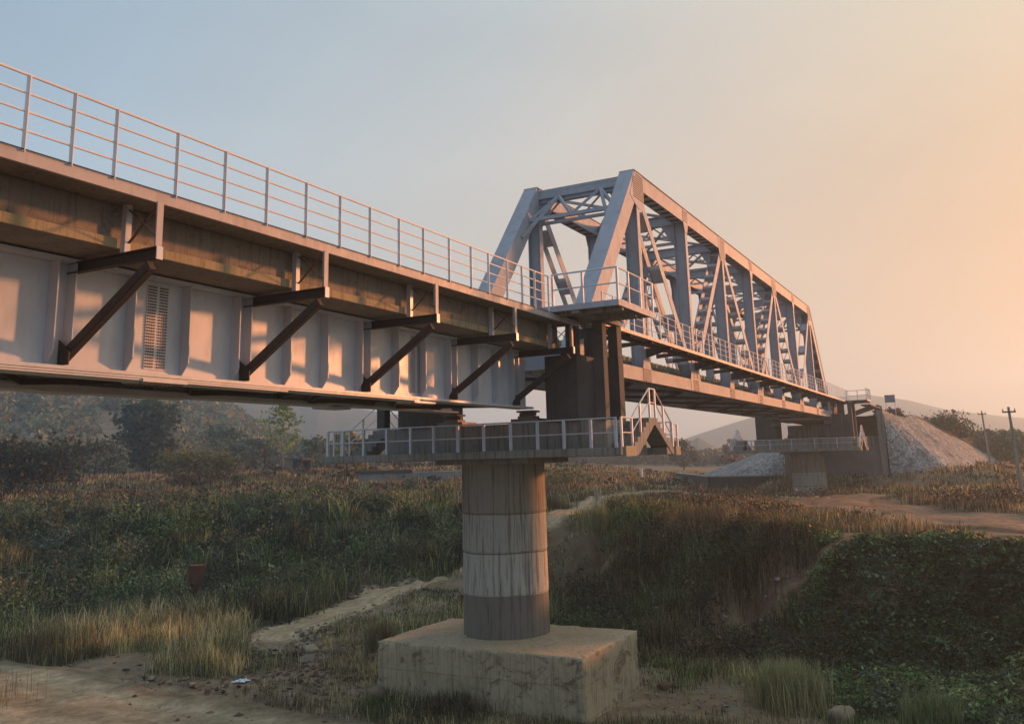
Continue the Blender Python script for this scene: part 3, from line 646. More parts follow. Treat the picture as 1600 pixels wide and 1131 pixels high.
# valley floor, left: tall dry grass beside the road
field('dry_grass',26000,(29,72),(24.5,52),.95,.024,.6,[TAN,BRN,OLIVE,STRAW,TAN,PALEG],(-3.5,.25),9,.2,(.16,.40),1.10,'tall dry tan and olive grass on the valley floor left of the footing',seed=1,
      sel=lambda x,y,z,t:(x>23.6+np.maximum(0,29-y)*.5+.25*np.sin(y*.7)+.5*fbm(y*.5,x*0,4))&~((y<31)&(x<33.5)&(y<x*1.0-1.5))&~((np.hypot(x-30,y-24)<3.6)))
field('grass_verge',5000,(29,72),(22.5,34),.28,.016,.7,[BRN,TAN,OLIVE],(-3.5,.1),6,.16,(.5,.47),1.0,'short trampled grass along the edge of the dirt road',seed=2)
# valley floor, right: low brown grass
field('brown_grass',24000,(-14,43),(24,44),.34,.018,.7,[BRN,TAN,RED,STRAW,OLIVE],(-3.5,.12),9,.2,(.28,.49),1.05,'low brown grass on the valley floor right of the footing',seed=3)
field('green_weeds',9000,(-14,29),(24,46),.30,.03,.6,[DKG,GREEN,OLIVE],(-1.5,.35),7,.22,(.3,.50),1.05,'low green weeds at the foot of the right bank',seed=4)
# left bank: rank green growth
field('bank_grass',26000,(26,72),(40,95),1.15,.05,.85,[DKG,DKB,OLIVE,GREEN,BRN,OLIVE,TAN,DKG],(-.12,1.05),9,.42,(.2,.30),1.3,'rank dark green grass and reeds covering the left bank',seed=5)
# mid bank
field('scrub_grass',24000,(10,28),(33,80),.8,.028,.6,[DKB,BRN,RED,DKG,OLIVE,GREEN],(-.1,1.3),8,.36,(.25,.45),1.15,'brown and dark green scrub grass on the middle bank behind the pier',seed=6)
field('low_scrub',15000,(10,46),(33,80),.27,.03,.8,[BRN,DKG,OLIVE,TAN,GREEN],(-.3,1.4),8,.25,(.3,.40),1.12,'short dry and green scrub covering the slope beside the path',seed=9)
# terrace
field('terrace_grass',52000,(20,72),(70,190),.60,.045,.5,[RED,BRN,TAN,RED,OLIVE],(.9,9),7,.35,(.08,.22),1.15,'reddish brown dry grass on the terrace below the hills',.8,seed=7) if 0 else field('terrace_grass',52000,(20,72),(70,190),.60,.045,.5,[RED,BRN,TAN,RED,OLIVE],(.9,9),7,.35,(.08,.22),1.15,'reddish brown dry grass on the terrace below the hills',.8,7)
field('field_grass',26000,(-14,22),(42,150),.5,.036,.5,[BRN,RED,TAN,DKB,OLIVE],(1.0,12),7,.35,(.15,.36),1.12,'sparse brown grass on the terrace round the distant pier',.8,8)
def clumps(name,n,az,dr,rad,hgt,cols,tsel,per,lsz,label,dens=(.15,.4),p=1.0,seed=0,m=1.3,flat=.2,sel=None):
    x,y=polar(n,*az,*dr,p); z,t=HH(x,y); ok=clear(x,y,m,hgt)&(t>tsel[0])&(t<tsel[1])&(fbm(x*dens[0],y*dens[0],80+seed,4)>dens[1])
    if sel is not None: ok&=sel(x,y,z,t)
    x,y,z=x[ok],y[ok],z[ok]; k=len(x); q=fbm(x*.3,y*.3,90+seed,3); cols=np.array(cols); c=cols[np.clip(((q-.3)*2.5*len(cols)+rg.normal(0,.5,k)).astype(int),0,len(cols)-1)]
    r=rad*rg.uniform(.5,1.4,k); hh=hgt*rg.uniform(.4,1.3,k); c=c*(.4+1.5*rg.uniform(0,1,(k,1))**1.6); rep=lambda a:np.repeat(a,per,0)
    u=rg.normal(size=(k*per,3)); u/=np.linalg.norm(u,axis=1)[:,None]; u*=rg.uniform(.45,1,(k*per,1)); u[:,2]=np.abs(u[:,2])
    P=np.stack([rep(x)+u[:,0]*rep(r),rep(y)+u[:,1]*rep(r),rep(z)+u[:,2]*rep(hh)],1)
    P[:,2]=np.maximum(P[:,2],HH(P[:,0],P[:,1])[0]+.02)
    d=np.hypot(P[:,0],P[:,1]); V,F,cc=leaves(P,lsz*np.maximum(1,d/45),rep(c),.35,flat)
    o=mesh_np(name,V,F,None,cc,LEAF); tag(o,label,None,None,'stuff'); return o
clumps('creepers',9500,(-14,11.5),(26,42),.55,.38,[DKG,GREEN,(.07,.12,.05),(.16,.23,.13),DKG,OLIVE,(.11,.22,.06),(.12,.19,.07),GREEN],(-.55,1.12),56,.14,'dark green leafy creepers covering the bank on the right',(.22,.26),seed=1,m=1.5,flat=.45)
clumps('undergrowth',3000,(27,72),(44,92),1.35,1.9,[DKG,DKG,(.07,.095,.045),GREEN,(.12,.13,.085),DKB,OLIVE],(-.05,1.1),190,.14,'dense dark green undergrowth on the left bank',(.12,.33),seed=2,m=2.0)
clumps('thicket',2000,(9,28),(34,75),.9,1.0,[DKB,BRN,DKG,DKB,(.07,.08,.045),GREEN],(-.15,1.15),110,.12,'dark brown thicket on the middle bank behind the pier',(.2,.38),seed=3,m=1.7)
clumps('terrace_scrub',420,(22,72),(82,170),1.6,1.3,[DKG,BRN,(.06,.06,.03),DKB],(.95,9),60,.22,'low dark scrub dotted over the terrace',(.07,.5),.8,seed=4,m=2)
clumps('roadside_scrub',420,(-14,22),(58,150),1.2,.8,[DKG,BRN,DKB,(.08,.06,.03)],(1.2,12),60,.16,'low brown scrub round the distant pier and embankment',(.09,.50),.8,seed=5,m=2)
# loose rubble beside the path
def rubble(name,n,cx,cy,sx,sy,s0,s1,label,col=(.30,.27,.21)):
    V=[];F=[];cc=[]; base=np.array([[1,0,0],[-1,0,0],[0,1,0],[0,-1,0],[0,0,1],[0,0,-1]],float)
    f=np.array([[0,2,4],[2,1,4],[1,3,4],[3,0,4],[2,0,5],[1,2,5],[3,1,5],[0,3,5]])
    x=rg.normal(cx,sx,n);y=rg.normal(cy,sy,n)
    ok=(seg_dist(x,y,PATHS['path'][1],1.5)>.9)&~((x>24.6)&(x<29.4)&(y>11)&(y<18.5)); x=x[ok];y=y[ok];n=len(x); z,_=HH(x,y)
    s=s0+(s1-s0)*rg.uniform(0,1,n)**3
    v=base[None]*rg.uniform(.6,1.2,(n,6,1))*s[:,None,None]; a=rg.uniform(0,6.28,n); ca,sa=np.cos(a)[:,None],np.sin(a)[:,None]
    v=np.stack([v[...,0]*ca-v[...,1]*sa,v[...,0]*sa+v[...,1]*ca,v[...,2]*.6+v[...,0]*rg.uniform(-.5,.5,(n,1))],-1)
    v+=np.stack([x,y,z+s*.2],1)[:,None]; c=np.repeat((np.array(col)*rg.uniform(.45,1.35,(n,1)))[:,None],6,1)
    o=mesh_np(name,v.reshape(-1,3),None,(np.arange(n)[:,None,None]*6+f[None]).reshape(-1,3),c.reshape(-1,3),ROCK); tag(o,label,None,None,'stuff')
rubble('rubble',1500,36,27.6,5.5,2.6,.04,.2,'grey stone rubble strewn beside the path behind the footing')
rubble('path_stones',1500,43,33.4,4.5,.8,.05,.28,'pale stones heaped along the upper side of the path')
rubble('floor_stones',2200,27.5,23.0,2.6,3.4,.03,.17,'small stones and broken concrete left of the footing',(.24,.18,.12))
rubble('bed_stones',1400,29,5,3,5,.025,.12,'scattered pale stones on the valley floor at the lower right',(.30,.27,.22))
rubble('road_stones',700,22.3,24,1.0,7,.015,.07,'small pebbles scattered on the dirt road',(.36,.31,.22))
rubble('gully_stones',380,39.5,9.6,1.6,1.6,.03,.16,'stones and pale litter in the gully on the bank',(.34,.33,.31))
# ------------------------------------------------------------------ trees and single plants
def tree(name,label,cat,x,y,h,wid,z=None,col=(.05,.07,.03),lsz=.3,nl=46,limbs=26,trunk=.035,shape=1.0,base=.25,seed=1,bark=(.12,.09,.07),sparse=1.0,group=None,lean=0,tcol=None):
    r_=np.random.default_rng(seed); z=hz(x,y) if z is None else z
    T=empty(name,(x,y,z)); tag(T,label,cat,group)
    m=MB(); tr=h*trunk; ends=[]; N_=7; pts=[]
    for k in range(N_+1):
        t=k/N_; pts.append(Vector((x+lean*h*t*t+r_.normal(0,.012)*h*(k>0),y+r_.normal(0,.012)*h*(k>0),z-.2+h*.93*t)))
    for k in range(N_): m.tube(pts[k],pts[k+1],tr*(1-k/N_*.8),7,tr*(1-(k+1)/N_*.8))
    for k in range(limbs):
        t=base+(1-base)*((k+.5)/limbs)**.9; i=min(int(t*N_),N_-1); p=pts[i].lerp(pts[i+1],t*N_-i)
        u=(t-base)/(1-base); prof=math.sin(math.pi*min(1,(u*.85+.15))**shape)**.7
        a=k*2.4+r_.normal(0,.3); ln=wid*.5*max(.18,prof)*r_.uniform(.65,1.1)
        e=p+Vector((math.cos(a)*ln,math.sin(a)*ln,ln*r_.uniform(.25,.75)))
        m.tube(p,e,tr*.35*(1-t*.5),5,tr*.08); ends.append((e,ln)); ends.append((p.lerp(e,.6),ln*.8))
        for q in range(2):
            a2=a+r_.normal(0,.8); e2=p.lerp(e,.55)+Vector((math.cos(a2),math.sin(a2),r_.uniform(-.1,.8)))*ln*.5
            m.tube(p.lerp(e,.55),e2,tr*.16,4,tr*.05); ends.append((e2,ln*.7))
    ends.append((pts[-1]+Vector((0,0,h*.05)),wid*.3))
    m.build('trunk',TBARK if bark[0]<.15 else PALEBARK,T)
    P=[];
    for e,ln in ends:
        if r_.uniform()>sparse: continue
        k=int(nl*r_.uniform(.5,1.3)); s=max(.16*wid*.5,ln*.30)*r_.uniform(.6,1.1)
        P.append(np.array(e)+r_.normal(0,1,(k,3))*np.array([s,s,s*.62]))
    P=np.vstack(P); cc=np.array(col)*1.7*(1+.45*(fbm(P[:,0]*.9,P[:,1]*.9+P[:,2]*1.3,seed,3)-.5)[:,None]*2)
    if tcol is not None:
        k=np.clip((P[:,2]-z)/h,0,1)[:,None]; cc=cc*(1-k)+1.7*np.array(tcol)*k
    V,F,c=leaves(P,lsz*1.45,cc,.35,0,.75)
    mesh_np('crown',V,F,None,c,LEAF,parent=T)
    return T
TBARK=mat_conc('bark_dark',c4(.075,.055,.042),c4(.10,.075,.06),c4(.03,.024,.02),.6,.5)
PALEBARK=mat_conc('bark_pale',c4(.24,.21,.17),c4(.30,.27,.23),c4(.09,.075,.06),.5,.4)
def at(az,d): return math.cos(R(az))*d,math.sin(R(az))*d
def pxaz(px): return float(np.interp(px,[-100,0,100,200,300,400,500,600,700,800,900,1000,1100,1200,1300,1400,1500,1600,1700],
   [60.53,57.58,54.44,51.13,47.64,44.0,40.23,36.34,32.38,28.38,24.37,20.41,16.51,12.73,9.07,5.57,2.24,-.91,-3.88]))
G1='trees on the terrace before the hills'
x,y=at(pxaz(437),118); tree('young_tree','slender young tree with a pale trunk and sparse green leaves behind the left railing','tree',x,y,9.9,5.0,None,(.13,.18,.06),.25,24,22,.012,.9,.30,3,(.2,.2,.2),.72)
x,y=at(pxaz(222),150); tree('conical_tree','tall dark conical tree on the terrace in front of the hill','tree',x,y,12.0,8.0,None,(.035,.055,.03),.42,60,38,.022,1.25,.12,4)
x,y=at(pxaz(5),98); tree('dark_tree','broad dark spreading tree at the left edge of the photo','tree',x,y,4.9,10,None,(.03,.036,.02),.24,80,34,.03,.8,.10,5)
x,y=at(pxaz(75),112); tree('leaning_shrub','low twisted shrub with one side branch at the right of the broad dark tree','shrub',x,y,2.6,5,None,(.035,.042,.024),.2,34,14,.03,.8,.15,15)
x,y=at(pxaz(138),135); tree('palm_like_shrub','dark spiky shrub left of the tall conical tree','shrub',x,y,5.0,7,None,(.035,.05,.032),.35,26,16,.03,.7,.1,6,sparse=.7)
x,y=at(pxaz(305),108); tree('autumn_bush','wide bush with rusty brown and yellow green leaves on the terrace','shrub',x,y,3.3,8.5,None,(.11,.055,.035),.2,60,26,.03,.7,.05,7,tcol=(.10,.10,.035))
for k,(p_,d,h,w,s,c,lab) in enumerate([(262,185,6.5,9,21,(.09,.10,.06),'pale green rounded tree just right of the tall conical tree'),
  (300,205,9,10,22,(.07,.08,.05),'grey green tree at the foot of the hill above the rusty bush'),(345,170,8.4,9,23,(.035,.055,.035),'dark round tree standing at the foot of the hill slope'),
  (366,165,5.6,4.5,24,(.04,.06,.04),'small dark upright tree, first in the row left of the young tree'),(385,168,6.3,4.0,25,(.045,.065,.04),'small dark upright tree, second in the row left of the young tree'),
  (408,170,6.0,6,26,(.05,.06,.045),'bushy tree, third in the row left of the young tree'),(490,150,6.0,4.6,27,(.055,.075,.045),'hazy green tree just left of the platform railing end'),
  (540,112,5.6,4.6,28,(.10,.10,.05),'thin yellowish tree seen through the far steps of the platform'),(170,175,6,8,29,(.08,.09,.055),'low grey green tree between the spiky shrub and the conical tree'),
  (95,160,6.2,9,30,(.09,.095,.06),'pale bushy tree beside the broad dark tree'),(1079,190,6.2,5.6,31,(.04,.05,.03),'lone dark round tree on the skyline under the truss'),
  (1162,150,5.8,5,32,(.09,.075,.055),'thin bare looking tree left of the distant pier')]):
    x,y=at(pxaz(p_),d); tree('terrace_tree',lab,'tree',x,y,h,w,None,tuple(v*1.45 for v in c),.36,30,18,.022,.9,.12,s,group=G1,sparse=.85 if k!=11 else .35)
# plants with large leaves on the banks
def bush(name,label,x,y,h,w,col,lsz,seed,n=900,cat='bush',flat=.2):
    r_=np.random.default_rng(seed); z=hz(x,y); T=tag(empty(name,(x,y,z)),label,cat); m=MB(); P=[]
    for k in range(14):
        a=r_.uniform(0,6.28); l_=r_.uniform(.3,1); e=Vector((x+math.cos(a)*w*.5*l_,y+math.sin(a)*w*.5*l_,z+h*(1-.5*l_*l_)*r_.uniform(.6,1)))
        m.tube((x+math.cos(a)*.1,y+math.sin(a)*.1,z-.15),e,.03,5,.01)
        P.append(np.array(e)+r_.normal(0,1,(n//28,3))*[w*.12,w*.12,h*.12]); P.append(np.array(Vector((x,y,z)).lerp(e,.6))+r_.normal(0,1,(n//28,3))*[w*.12,w*.12,h*.14])
    m.build('stems',TBARK,T); P=np.vstack(P); V,F,c=leaves(P,lsz,np.repeat(np.array([col]),len(P),0),.4,flat,.6); mesh_np('foliage',V,F,None,c,LEAF,parent=T)
x,y=at(pxaz(35),66); bush('broadleaf_bush','bush with large pale grey green leaves on the bank at the left edge',x,y,2.6,4.2,(.10,.13,.09),.30,41,900)
x,y=at(pxaz(290),67); bush('broadleaf_bush','bright green bush half way up the left bank',x,y,1.8,3.6,(.06,.12,.035),.22,42,1100)
x,y=at(pxaz(655),92); bush('agave_bush','low blue green bush under the left end of the platform',x,y,1.5,3.2,(.06,.09,.065),.3,43,500)
x,y=at(pxaz(880),84); bush('green_bush','fresh green bush beside the right of the pier column',x,y,2.4,6,(.09,.125,.045),.25,44,1100)
x,y=at(pxaz(1555),60); bush('dark_bush','dark brown bush between the two dirt tracks at the right edge',x,y,1.2,6,(.05,.035,.025),.14,45,1500)
x,y=at(pxaz(1290),73); bush('track_bush','low brown bush right of the distant pier column',x,y,1.0,4,(.075,.06,.035),.14,46,800)
x,y=at(pxaz(1190),66); bush('track_bush','low green brown bush left of the distant pier column',x,y,1.3,5,(.07,.08,.035),.14,47,1000)
x,y=at(pxaz(1190),50); bush('thorn_bush','dark thorny bush on the crest of the middle bank',x,y,1.3,4.5,(.055,.045,.03),.12,48,1500)
x,y=at(pxaz(1080),60); bush('thorn_bush','dark reddish bush beside the path behind the pier',x,y,1.5,5,(.085,.05,.035),.13,49,1500)
x,y=at(pxaz(1340),48); bush('crest_bush','small leafy green bush at the top of the footpath',x,y,.7,2.4,(.055,.075,.035),.13,50,600)
def tuft(name,label,x,y,h,w,cols,n,seed,wd=.02,lean=.55,plume=False):
    r_=np.random.default_rng(seed); z=hz(x,y); X=x+r_.normal(0,w*.22,n); Y=y+r_.normal(0,w*.22,n); Z,_=HH(X,Y)
    cols=np.array(cols); c=cols[r_.integers(0,len(cols),n)]
    V,F4,F3,cc=blades(X,Y,Z,h*r_.uniform(.45,1.08,n),np.full(n,wd),r_.uniform(.05,1,n)*lean,c,.3)
    o=mesh_np(name,V,F4,F3,cc,GRASS); tag(o,label,'grass tuft')
    if plume:
        b=MB()
        for k in range(7):
            a=r_.uniform(0,6.28);rr=r_.uniform(.1,.7); p=Vector((x+math.cos(a)*rr,y+math.sin(a)*rr,z+h*r_.uniform(.6,1.15))); q=p+Vector((.06*math.cos(a),.06*math.sin(a),.55))
            b.tube((x+math.cos(a)*.1,y+math.sin(a)*.1,z),p,.012,4); b.tube(p,p.lerp(q,.45),.02,6,.065); b.tube(p.lerp(q,.45),q,.065,6,.008)
        b.build('plume',PLUME,o)
    return o
PLUME=mat_conc('plume',c4(.42,.39,.32),c4(.5,.47,.4),c4(.3,.27,.2),.1,.1)
tuft('grass_tuft','big pale green and straw grass tuft at the bottom right of the footing',29.2,6.2,1.45,2.0,[OLIVE,STRAW,PALEG,TAN],2600,61,.024)
tuft('grass_tuft','green grass tuft at the foot of the right bank, near the stream bed stones',28.6,2.2,1.0,1.6,[OLIVE,GREEN,PALEG],1100,62)
tuft('reed_clump','clump of reeds with white feathery plumes beside the path',46.2,19.6,1.7,1.6,[OLIVE,TAN,PALEG],500,63,.025,.4,True)
tuft('grass_tuft','brown grass tuft beside the left corner of the footing',30.2,22.4,1.6,1.1,[BRN,RED,TAN,OLIVE],1100,64)
tuft('grass_tuft','tall thin brown weeds at the bottom left corner of the photo',18.9,30.2,1.5,3.0,[TAN,BRN,RED],130,65,.014,.3)
tuft('grass_tuft','dark dry weeds at the lower left edge on the near side of the road',19.0,33.4,1.2,1.2,[BRN,DKB],260,66,.018,.4)
tuft('dry_shrub','rounded dead grey brown shrub beyond the end of the dry grass',35.4,33.7,1.1,1.5,[(.17,.12,.09),(.13,.09,.07)],900,67,.018,.9)
tuft('grass_tuft','upright straw coloured grass in the gully right of the pier',41.5,10.9,1.5,.8,[TAN,STRAW,RED],260,68,.022,.3)
tuft('grass_tuft','dark weeds growing against the front face of the footing',24.1,15.3,.75,3.4,[DKB,BRN,DKG],900,69,.022,.8)
tuft('grass_tuft','green weeds growing against the left end of the footing face',24.0,17.7,.6,2.0,[DKG,OLIVE,GREEN],600,70,.022,.8)
# ------------------------------------------------------------------ rocks, litter and other small things
def rock(name,label,x,y,sx,sy,sz,seed,col,cat='rock',dz=0):
    r_=np.random.default_rng(seed); bm=bmesh.new(); bmesh.ops.create_icosphere(bm,subdivisions=3,radius=1)
    for v in bm.verts:
        p=np.array(v.co); f=1+.5*(float(fbm(np.array([p[0]*1.3+seed]),np.array([p[1]*1.3+p[2]*1.7]),seed,3)[0])-.5)
        q=np.clip(p*f*1.15,-.88,.88); v.co=Vector((q[0]*sx,q[1]*sy,q[2]*sz))
    me=bpy.data.meshes.new(name); bm.to_mesh(me); bm.free()
    a=me.color_attributes.new('Col','FLOAT_COLOR','POINT'); a.data.foreach_set('color',np.tile(np.array(list(col)+[1],np.float32),len(me.vertices)))
    me.materials.append(ROCK); me.shade_smooth(); o=bpy.data.objects.new(name,me); o.location=(x,y,hz(x,y)+sz*.45+dz); o.rotation_euler=(0,r_.uniform(-.15,.15),r_.uniform(0,3)); C.objects.link(o)
    return tag(o,label,cat)
rock('boulder','smooth round pale boulder at the bottom edge right of the big tuft',27.95,4.55,.42,.34,.3,1,(.30,.26,.18))
rock('rock','flat pale rock, upper one left of the footing',29.9,25.7,.55,.3,.12,2,(.36,.30,.20))
rock('rock','flat grey rock lying just below the flat pale rock',28.5,24.7,.5,.3,.1,3,(.22,.19,.15))
rock('rock','long flat rock against the left corner of the footing',29.9,22.0,.75,.4,.17,4,(.34,.28,.20))
rock('rock','triangular rock leaning on the left end of the footing face',24.35,18.2,.28,.42,.4,5,(.25,.21,.15))
rock('rock','small pale stone beside the dirt road, left of the white bag',23.95,26.0,.2,.12,.07,6,(.42,.34,.22))
rock('rock','reddish stones clod beside the right corner of the footing',29.6,10.3,.35,.2,.12,7,(.20,.13,.09))
def crumple(name,label,x,y,s,seed,col,cat,h=.5):
    r_=np.random.default_rng(seed); n=9; V=[];F=[]
    for i in range(n):
        for j in range(n):
            u,v=i/(n-1)-.5,j/(n-1)-.5; e=1-.35*r_.uniform()*((abs(u)>.4)|(abs(v)>.4))
            xx,yy=x+u*s*e,y+v*s*1.6*e; V.append((xx,yy,hz(xx,yy)+.03+s*h*abs(r_.normal(0,.35))*math.exp(-4*(u*u+v*v))))
    for i in range(n-1):
        for j in range(n-1): F.append((i*n+j,i*n+j+1,(i+1)*n+j+1,(i+1)*n+j))
    m,nn,l,p=nodes(name); p.inputs['Base Color'].default_value=c4(*col); p.inputs['Roughness'].default_value=.4
    me=bpy.data.meshes.new(name); me.from_pydata(V,[],F); me.materials.append(m); o=bpy.data.objects.new(name,me); C.objects.link(o)
    so_=o.modifiers.new('thickness','SOLIDIFY'); so_.thickness=.012; return tag(o,label,cat)
crumple('plastic_bag','crumpled white plastic bag lying beside the dirt road',24.6,24.3,.42,1,(.72,.78,.80),'bag')
crumple('litter','small white piece of litter in the gully on the bank',39.2,9.7,.42,2,(.6,.66,.72),'litter')
crumple('litter','pale strip of litter on the dark bank, left of the gully',43.2,12.8,.5,3,(.55,.53,.47),'litter',.3)
crumple('litter','pale scrap lying on the green slope below the reed plumes',47.3,21.0,.6,4,(.5,.47,.36),'litter',.2)
crumple('litter','tiny white scrap on the creeper covered slope at the right',30.3,2.0,.16,5,(.6,.6,.6),'litter',.3)
# rusty steel casing
x,y=37.8,41.2; z=hz(x,y); t=tag(empty('steel_casing',(x,y,z)),'rust red steel pipe casing standing upright in the grass on the left','pipe')
MB().tube((x,y,z-.3),(x+.05,y-.05,z+2.05),.42,24,.43).build('pipe',RUST,t,smooth=False); MB().tube((x+.05,y-.05,z+1.95),(x+.052,y-.052,z+2.09),.46,24).build('rim',RUST,t)
# small hut
x,y=at(pxaz(468),128); z=hz(x,y); t=tag(empty('hut',(x,y,z)),'small dark hut with a flat roof on the terrace beside the young tree','hut')
DARKC=mat_conc('dark_concrete',c4(.075,.068,.06),c4(.10,.09,.08),c4(.03,.027,.025),.5,.5)
MB().box(x-.95,x-.8,y-.85,y+.85,z-.3,z+2.0).box(x+.8,x+.95,y-.85,y+.85,z-.3,z+2.0).box(x-.8,x+.8,y+.7,y+.85,z-.3,z+2.0).box(x-.8,x+.8,y-.85,y-.7,z-.3,z+.7).box(x-.93,x-.8,y-.3,y+.3,z,z+.1).build('wall',DARKC,t)
MB().box(x-1.2,x+1.2,y-1.1,y+1.1,z+2.002,z+2.3).build('roof',DARKC,t,.03); MB().box(x-.99,x-.952,y-.3,y+.3,z+.1,z+1.7).build('door',STEELD,t)
# low culvert wall under the left end of the platform
x,y=at(pxaz(606),100); z=hz(x,y); t=tag(empty('culvert',(x,y,z)),'low weathered concrete culvert with a dark slab top, below the left end of the platform','culvert')
d=Vector((math.sin(R(38)),-math.cos(R(38)),0)); n_=Vector((-d.y,d.x,0)); P0=Vector((x,y,z))
m=MB(); m.beam(P0-d*3.3+Vector((0,0,.6)),P0+d*9+Vector((0,0,.6)),2.2,1.4,n_); m.build('wall',PIERC,t,.03)
m=MB(); m.beam(P0-d*3.6+Vector((0,0,1.45)),P0+d*2.6+Vector((0,0,1.45)),2.6,.28,n_); m.build('slab',DARKC,t,.02)
x,y=at(pxaz(1011),104); z=hz(x,y); t=tag(empty('marker_post',(x,y,z)),'short white marker post beside the track under the near steps','post')
MB().box(x-.12,x+.12,y-.12,y+.12,z-.2,z+1.35).build('post',RAILW,t,.02); MB().box(x-.14,x+.14,y-.14,y+.14,z+1.352,z+1.45).build('cap',RAILW,t)
# ------------------------------------------------------------------ abutment, end span and pitched embankment
DARKC2=mat_conc('abutment_concrete',c4(.19,.185,.17),c4(.25,.24,.22),c4(.06,.055,.05),.3,.4)
zz=hz(95,14); t=tag(empty('abutment',(93,14.8,zz)),'concrete abutment with side wing walls behind the distant pier','abutment')
MB().box(91.2,92.2,9.1,17.4,-6,.3).build('front_wall',DARKC2,t,.02); MB().box(91.0,97.5,8.5,9.1,-6,3.75).build('wing_wall',PIERC,t,.03); MB().box(91.0,97.5,17.4,18.0,-6,.4).build('wing_wall',PIERC,t,.03)
MB().box(91.25,92.2,12.2,17.5,.302,2.62).box(92.21,93.2,9.11,17.5,-6,1.4).build('bearing_shelf',PIERC,t)
es=tag(empty('end_span',(89,14.85,3)),'short concrete end span joining the distant pier to the abutment','bridge span')
MB().prismx([(12.13,2.9),(17.57,2.9),(17.57,4.3),(17.2,4.3),(17.2,3.9),(12.5,3.9),(12.5,4.3),(12.13,4.3)],85.2,92.2).build('deck',TROUGH,es,.02)
MB().box(88.4,97,9.2,10.1,4.15,4.25).build('walkway_slab',TROUGH,es)
for xx in (89.5,91.5,93.5): MB().beam((xx,12.1,3.2),(xx,9.3,4.12),.12,.16,(1,0,0)).build('bracket',STEELD,es)
def ruled(name,A_,B_,n,m,label,kind,mat,col,rough_=.12,stones=0):
    A_=np.array(A_,float);B_=np.array(B_,float)
    def rs(P):
        L_=np.concatenate([[0],np.cumsum(np.linalg.norm(np.diff(P,axis=0),axis=1))]); q=np.linspace(0,L_[-1],n); return np.stack([np.interp(q,L_,P[:,k]) for k in range(3)],1)
    a=rs(A_);b=rs(B_); t_=np.linspace(0,1,m)[:,None,None]; V=a[None]*(1-t_)+b[None]*t_; V=V.reshape(-1,3)
    V[:,2]+=rough_*2*(fbm(V[:,0]*2.3+V[:,2],V[:,1]*2.3,7,3)-.5)+.5*(fbm(V[:,0]*.15,V[:,1]*.15,8,2)-.5)
    i=np.arange(m-1)[:,None]*n; j=np.arange(n-1)[None]; F=np.stack([i+j,i+j+1,i+n+j+1,i+n+j],-1).reshape(-1,4)
    c=np.array(col)*(.55+.9*fbm(V[:,0]*1.1,V[:,1]*1.1+V[:,2],9,5))[:,None]
    o=mesh_np(name,V,F,None,c,mat,False); tag(o,label,None,None,kind); return o
PC=(.31,.315,.30)
ruled('embankment',[(91.3,8.45,3.3),(94,8.3,3.4),(98,7.7,3.45),(105,6.7,3.5),(112,7.2,3.75)],[(90.6,8.3,-3.6),(91.5,5.2,-3.6),(95.5,2.2,-3.5),(108,-.2,-3.4),(150,-3.6,-3.5)],240,70,None,'structure',STONE,PC)
ruled('embankment',[(91.6,18.05,.35),(99,21,.4),(110,23.5,.4),(135,25,.4)],[(90.4,18.1,-3.3),(91,25,-3.3),(112,35,-3.2),(150,43,-3.1)],160,60,None,'structure',STONE,PC)
ruled('embankment_top',[(92.3,8.8,3.2),(105,6.7,3.5),(112,7.2,3.75),(260,12,3.7)],[(92.3,17.6,3.0),(105,18.0,2.9),(135,20,2.7),(260,30,2.6)],90,8,None,'structure',SOIL,(.16,.13,.08))
ruled('embankment_flank',[(112,7.2,3.74),(135,5.5,3.7),(180,6,3.7),(260,12,3.7)],[(150,-3.6,-3.5),(165,-6,-3.6),(200,-9,-3.6),(300,-12,-3.6)],60,12,None,'structure',SOIL,(.07,.06,.035))
w=tag(empty('toe_wall',(89,24,-3)),'low dark toe wall below the grey pitched slope left of the distant pier','wall'); m=MB(); m2_=MB()
for a_,b_ in (((89.7,18.2),(90.2,25.4)),((90.2,25.4),(112,35.8))):
    m.beam((*a_,-2.9),(*b_,-2.9),.5,1.3,(b_[1]-a_[1],a_[0]-b_[0],0)); m2_.beam((*a_,-2.19),(*b_,-2.19),.66,.12,(b_[1]-a_[1],a_[0]-b_[0],0))
m.build('wall',DARKC,w,.03); m2_.build('coping',PIERC,w)
# bushes on the flank of the embankment
rr_=np.random.default_rng(5); lab=['brown bush on the embankment top right of the signboard','thin twiggy bush on the embankment top, second right of the signboard','dark green bush on the crest of the embankment slope','dark bush with a side branch on the embankment slope','low dark bush near the foot of the embankment slope','dark green bush at the foot of the embankment beside the first pole']
for k,(pxx,d,zt_,h,w_,c) in enumerate([(1422,112,3.7,1.6,2.2,(.09,.05,.035)),(1442,118,3.5,1.1,2.2,(.09,.055,.035)),(1480,126,2.2,1.6,7,(.05,.05,.028)),(1512,132,1.0,2.4,6,(.035,.045,.022)),(1538,138,-.9,2.0,7,(.035,.04,.022)),(1560,144,-2.3,1.8,6,(.03,.036,.02))]):
    x,y=at(pxaz(pxx),d); tree('embankment_bush',lab[k],'bush',x,y,h,w_,zt_-.6,c,.17,70,22,.03,.7,.05,80+k,group='bushes along the embankment')
x,y=at(pxaz(1400),99); tree('small_bush','small dark bush beside the right leg of the signboard','bush',x,y,1.7,1.0,3.05,(.05,.035,.03),.14,40,12,.03,.8,.1,90)
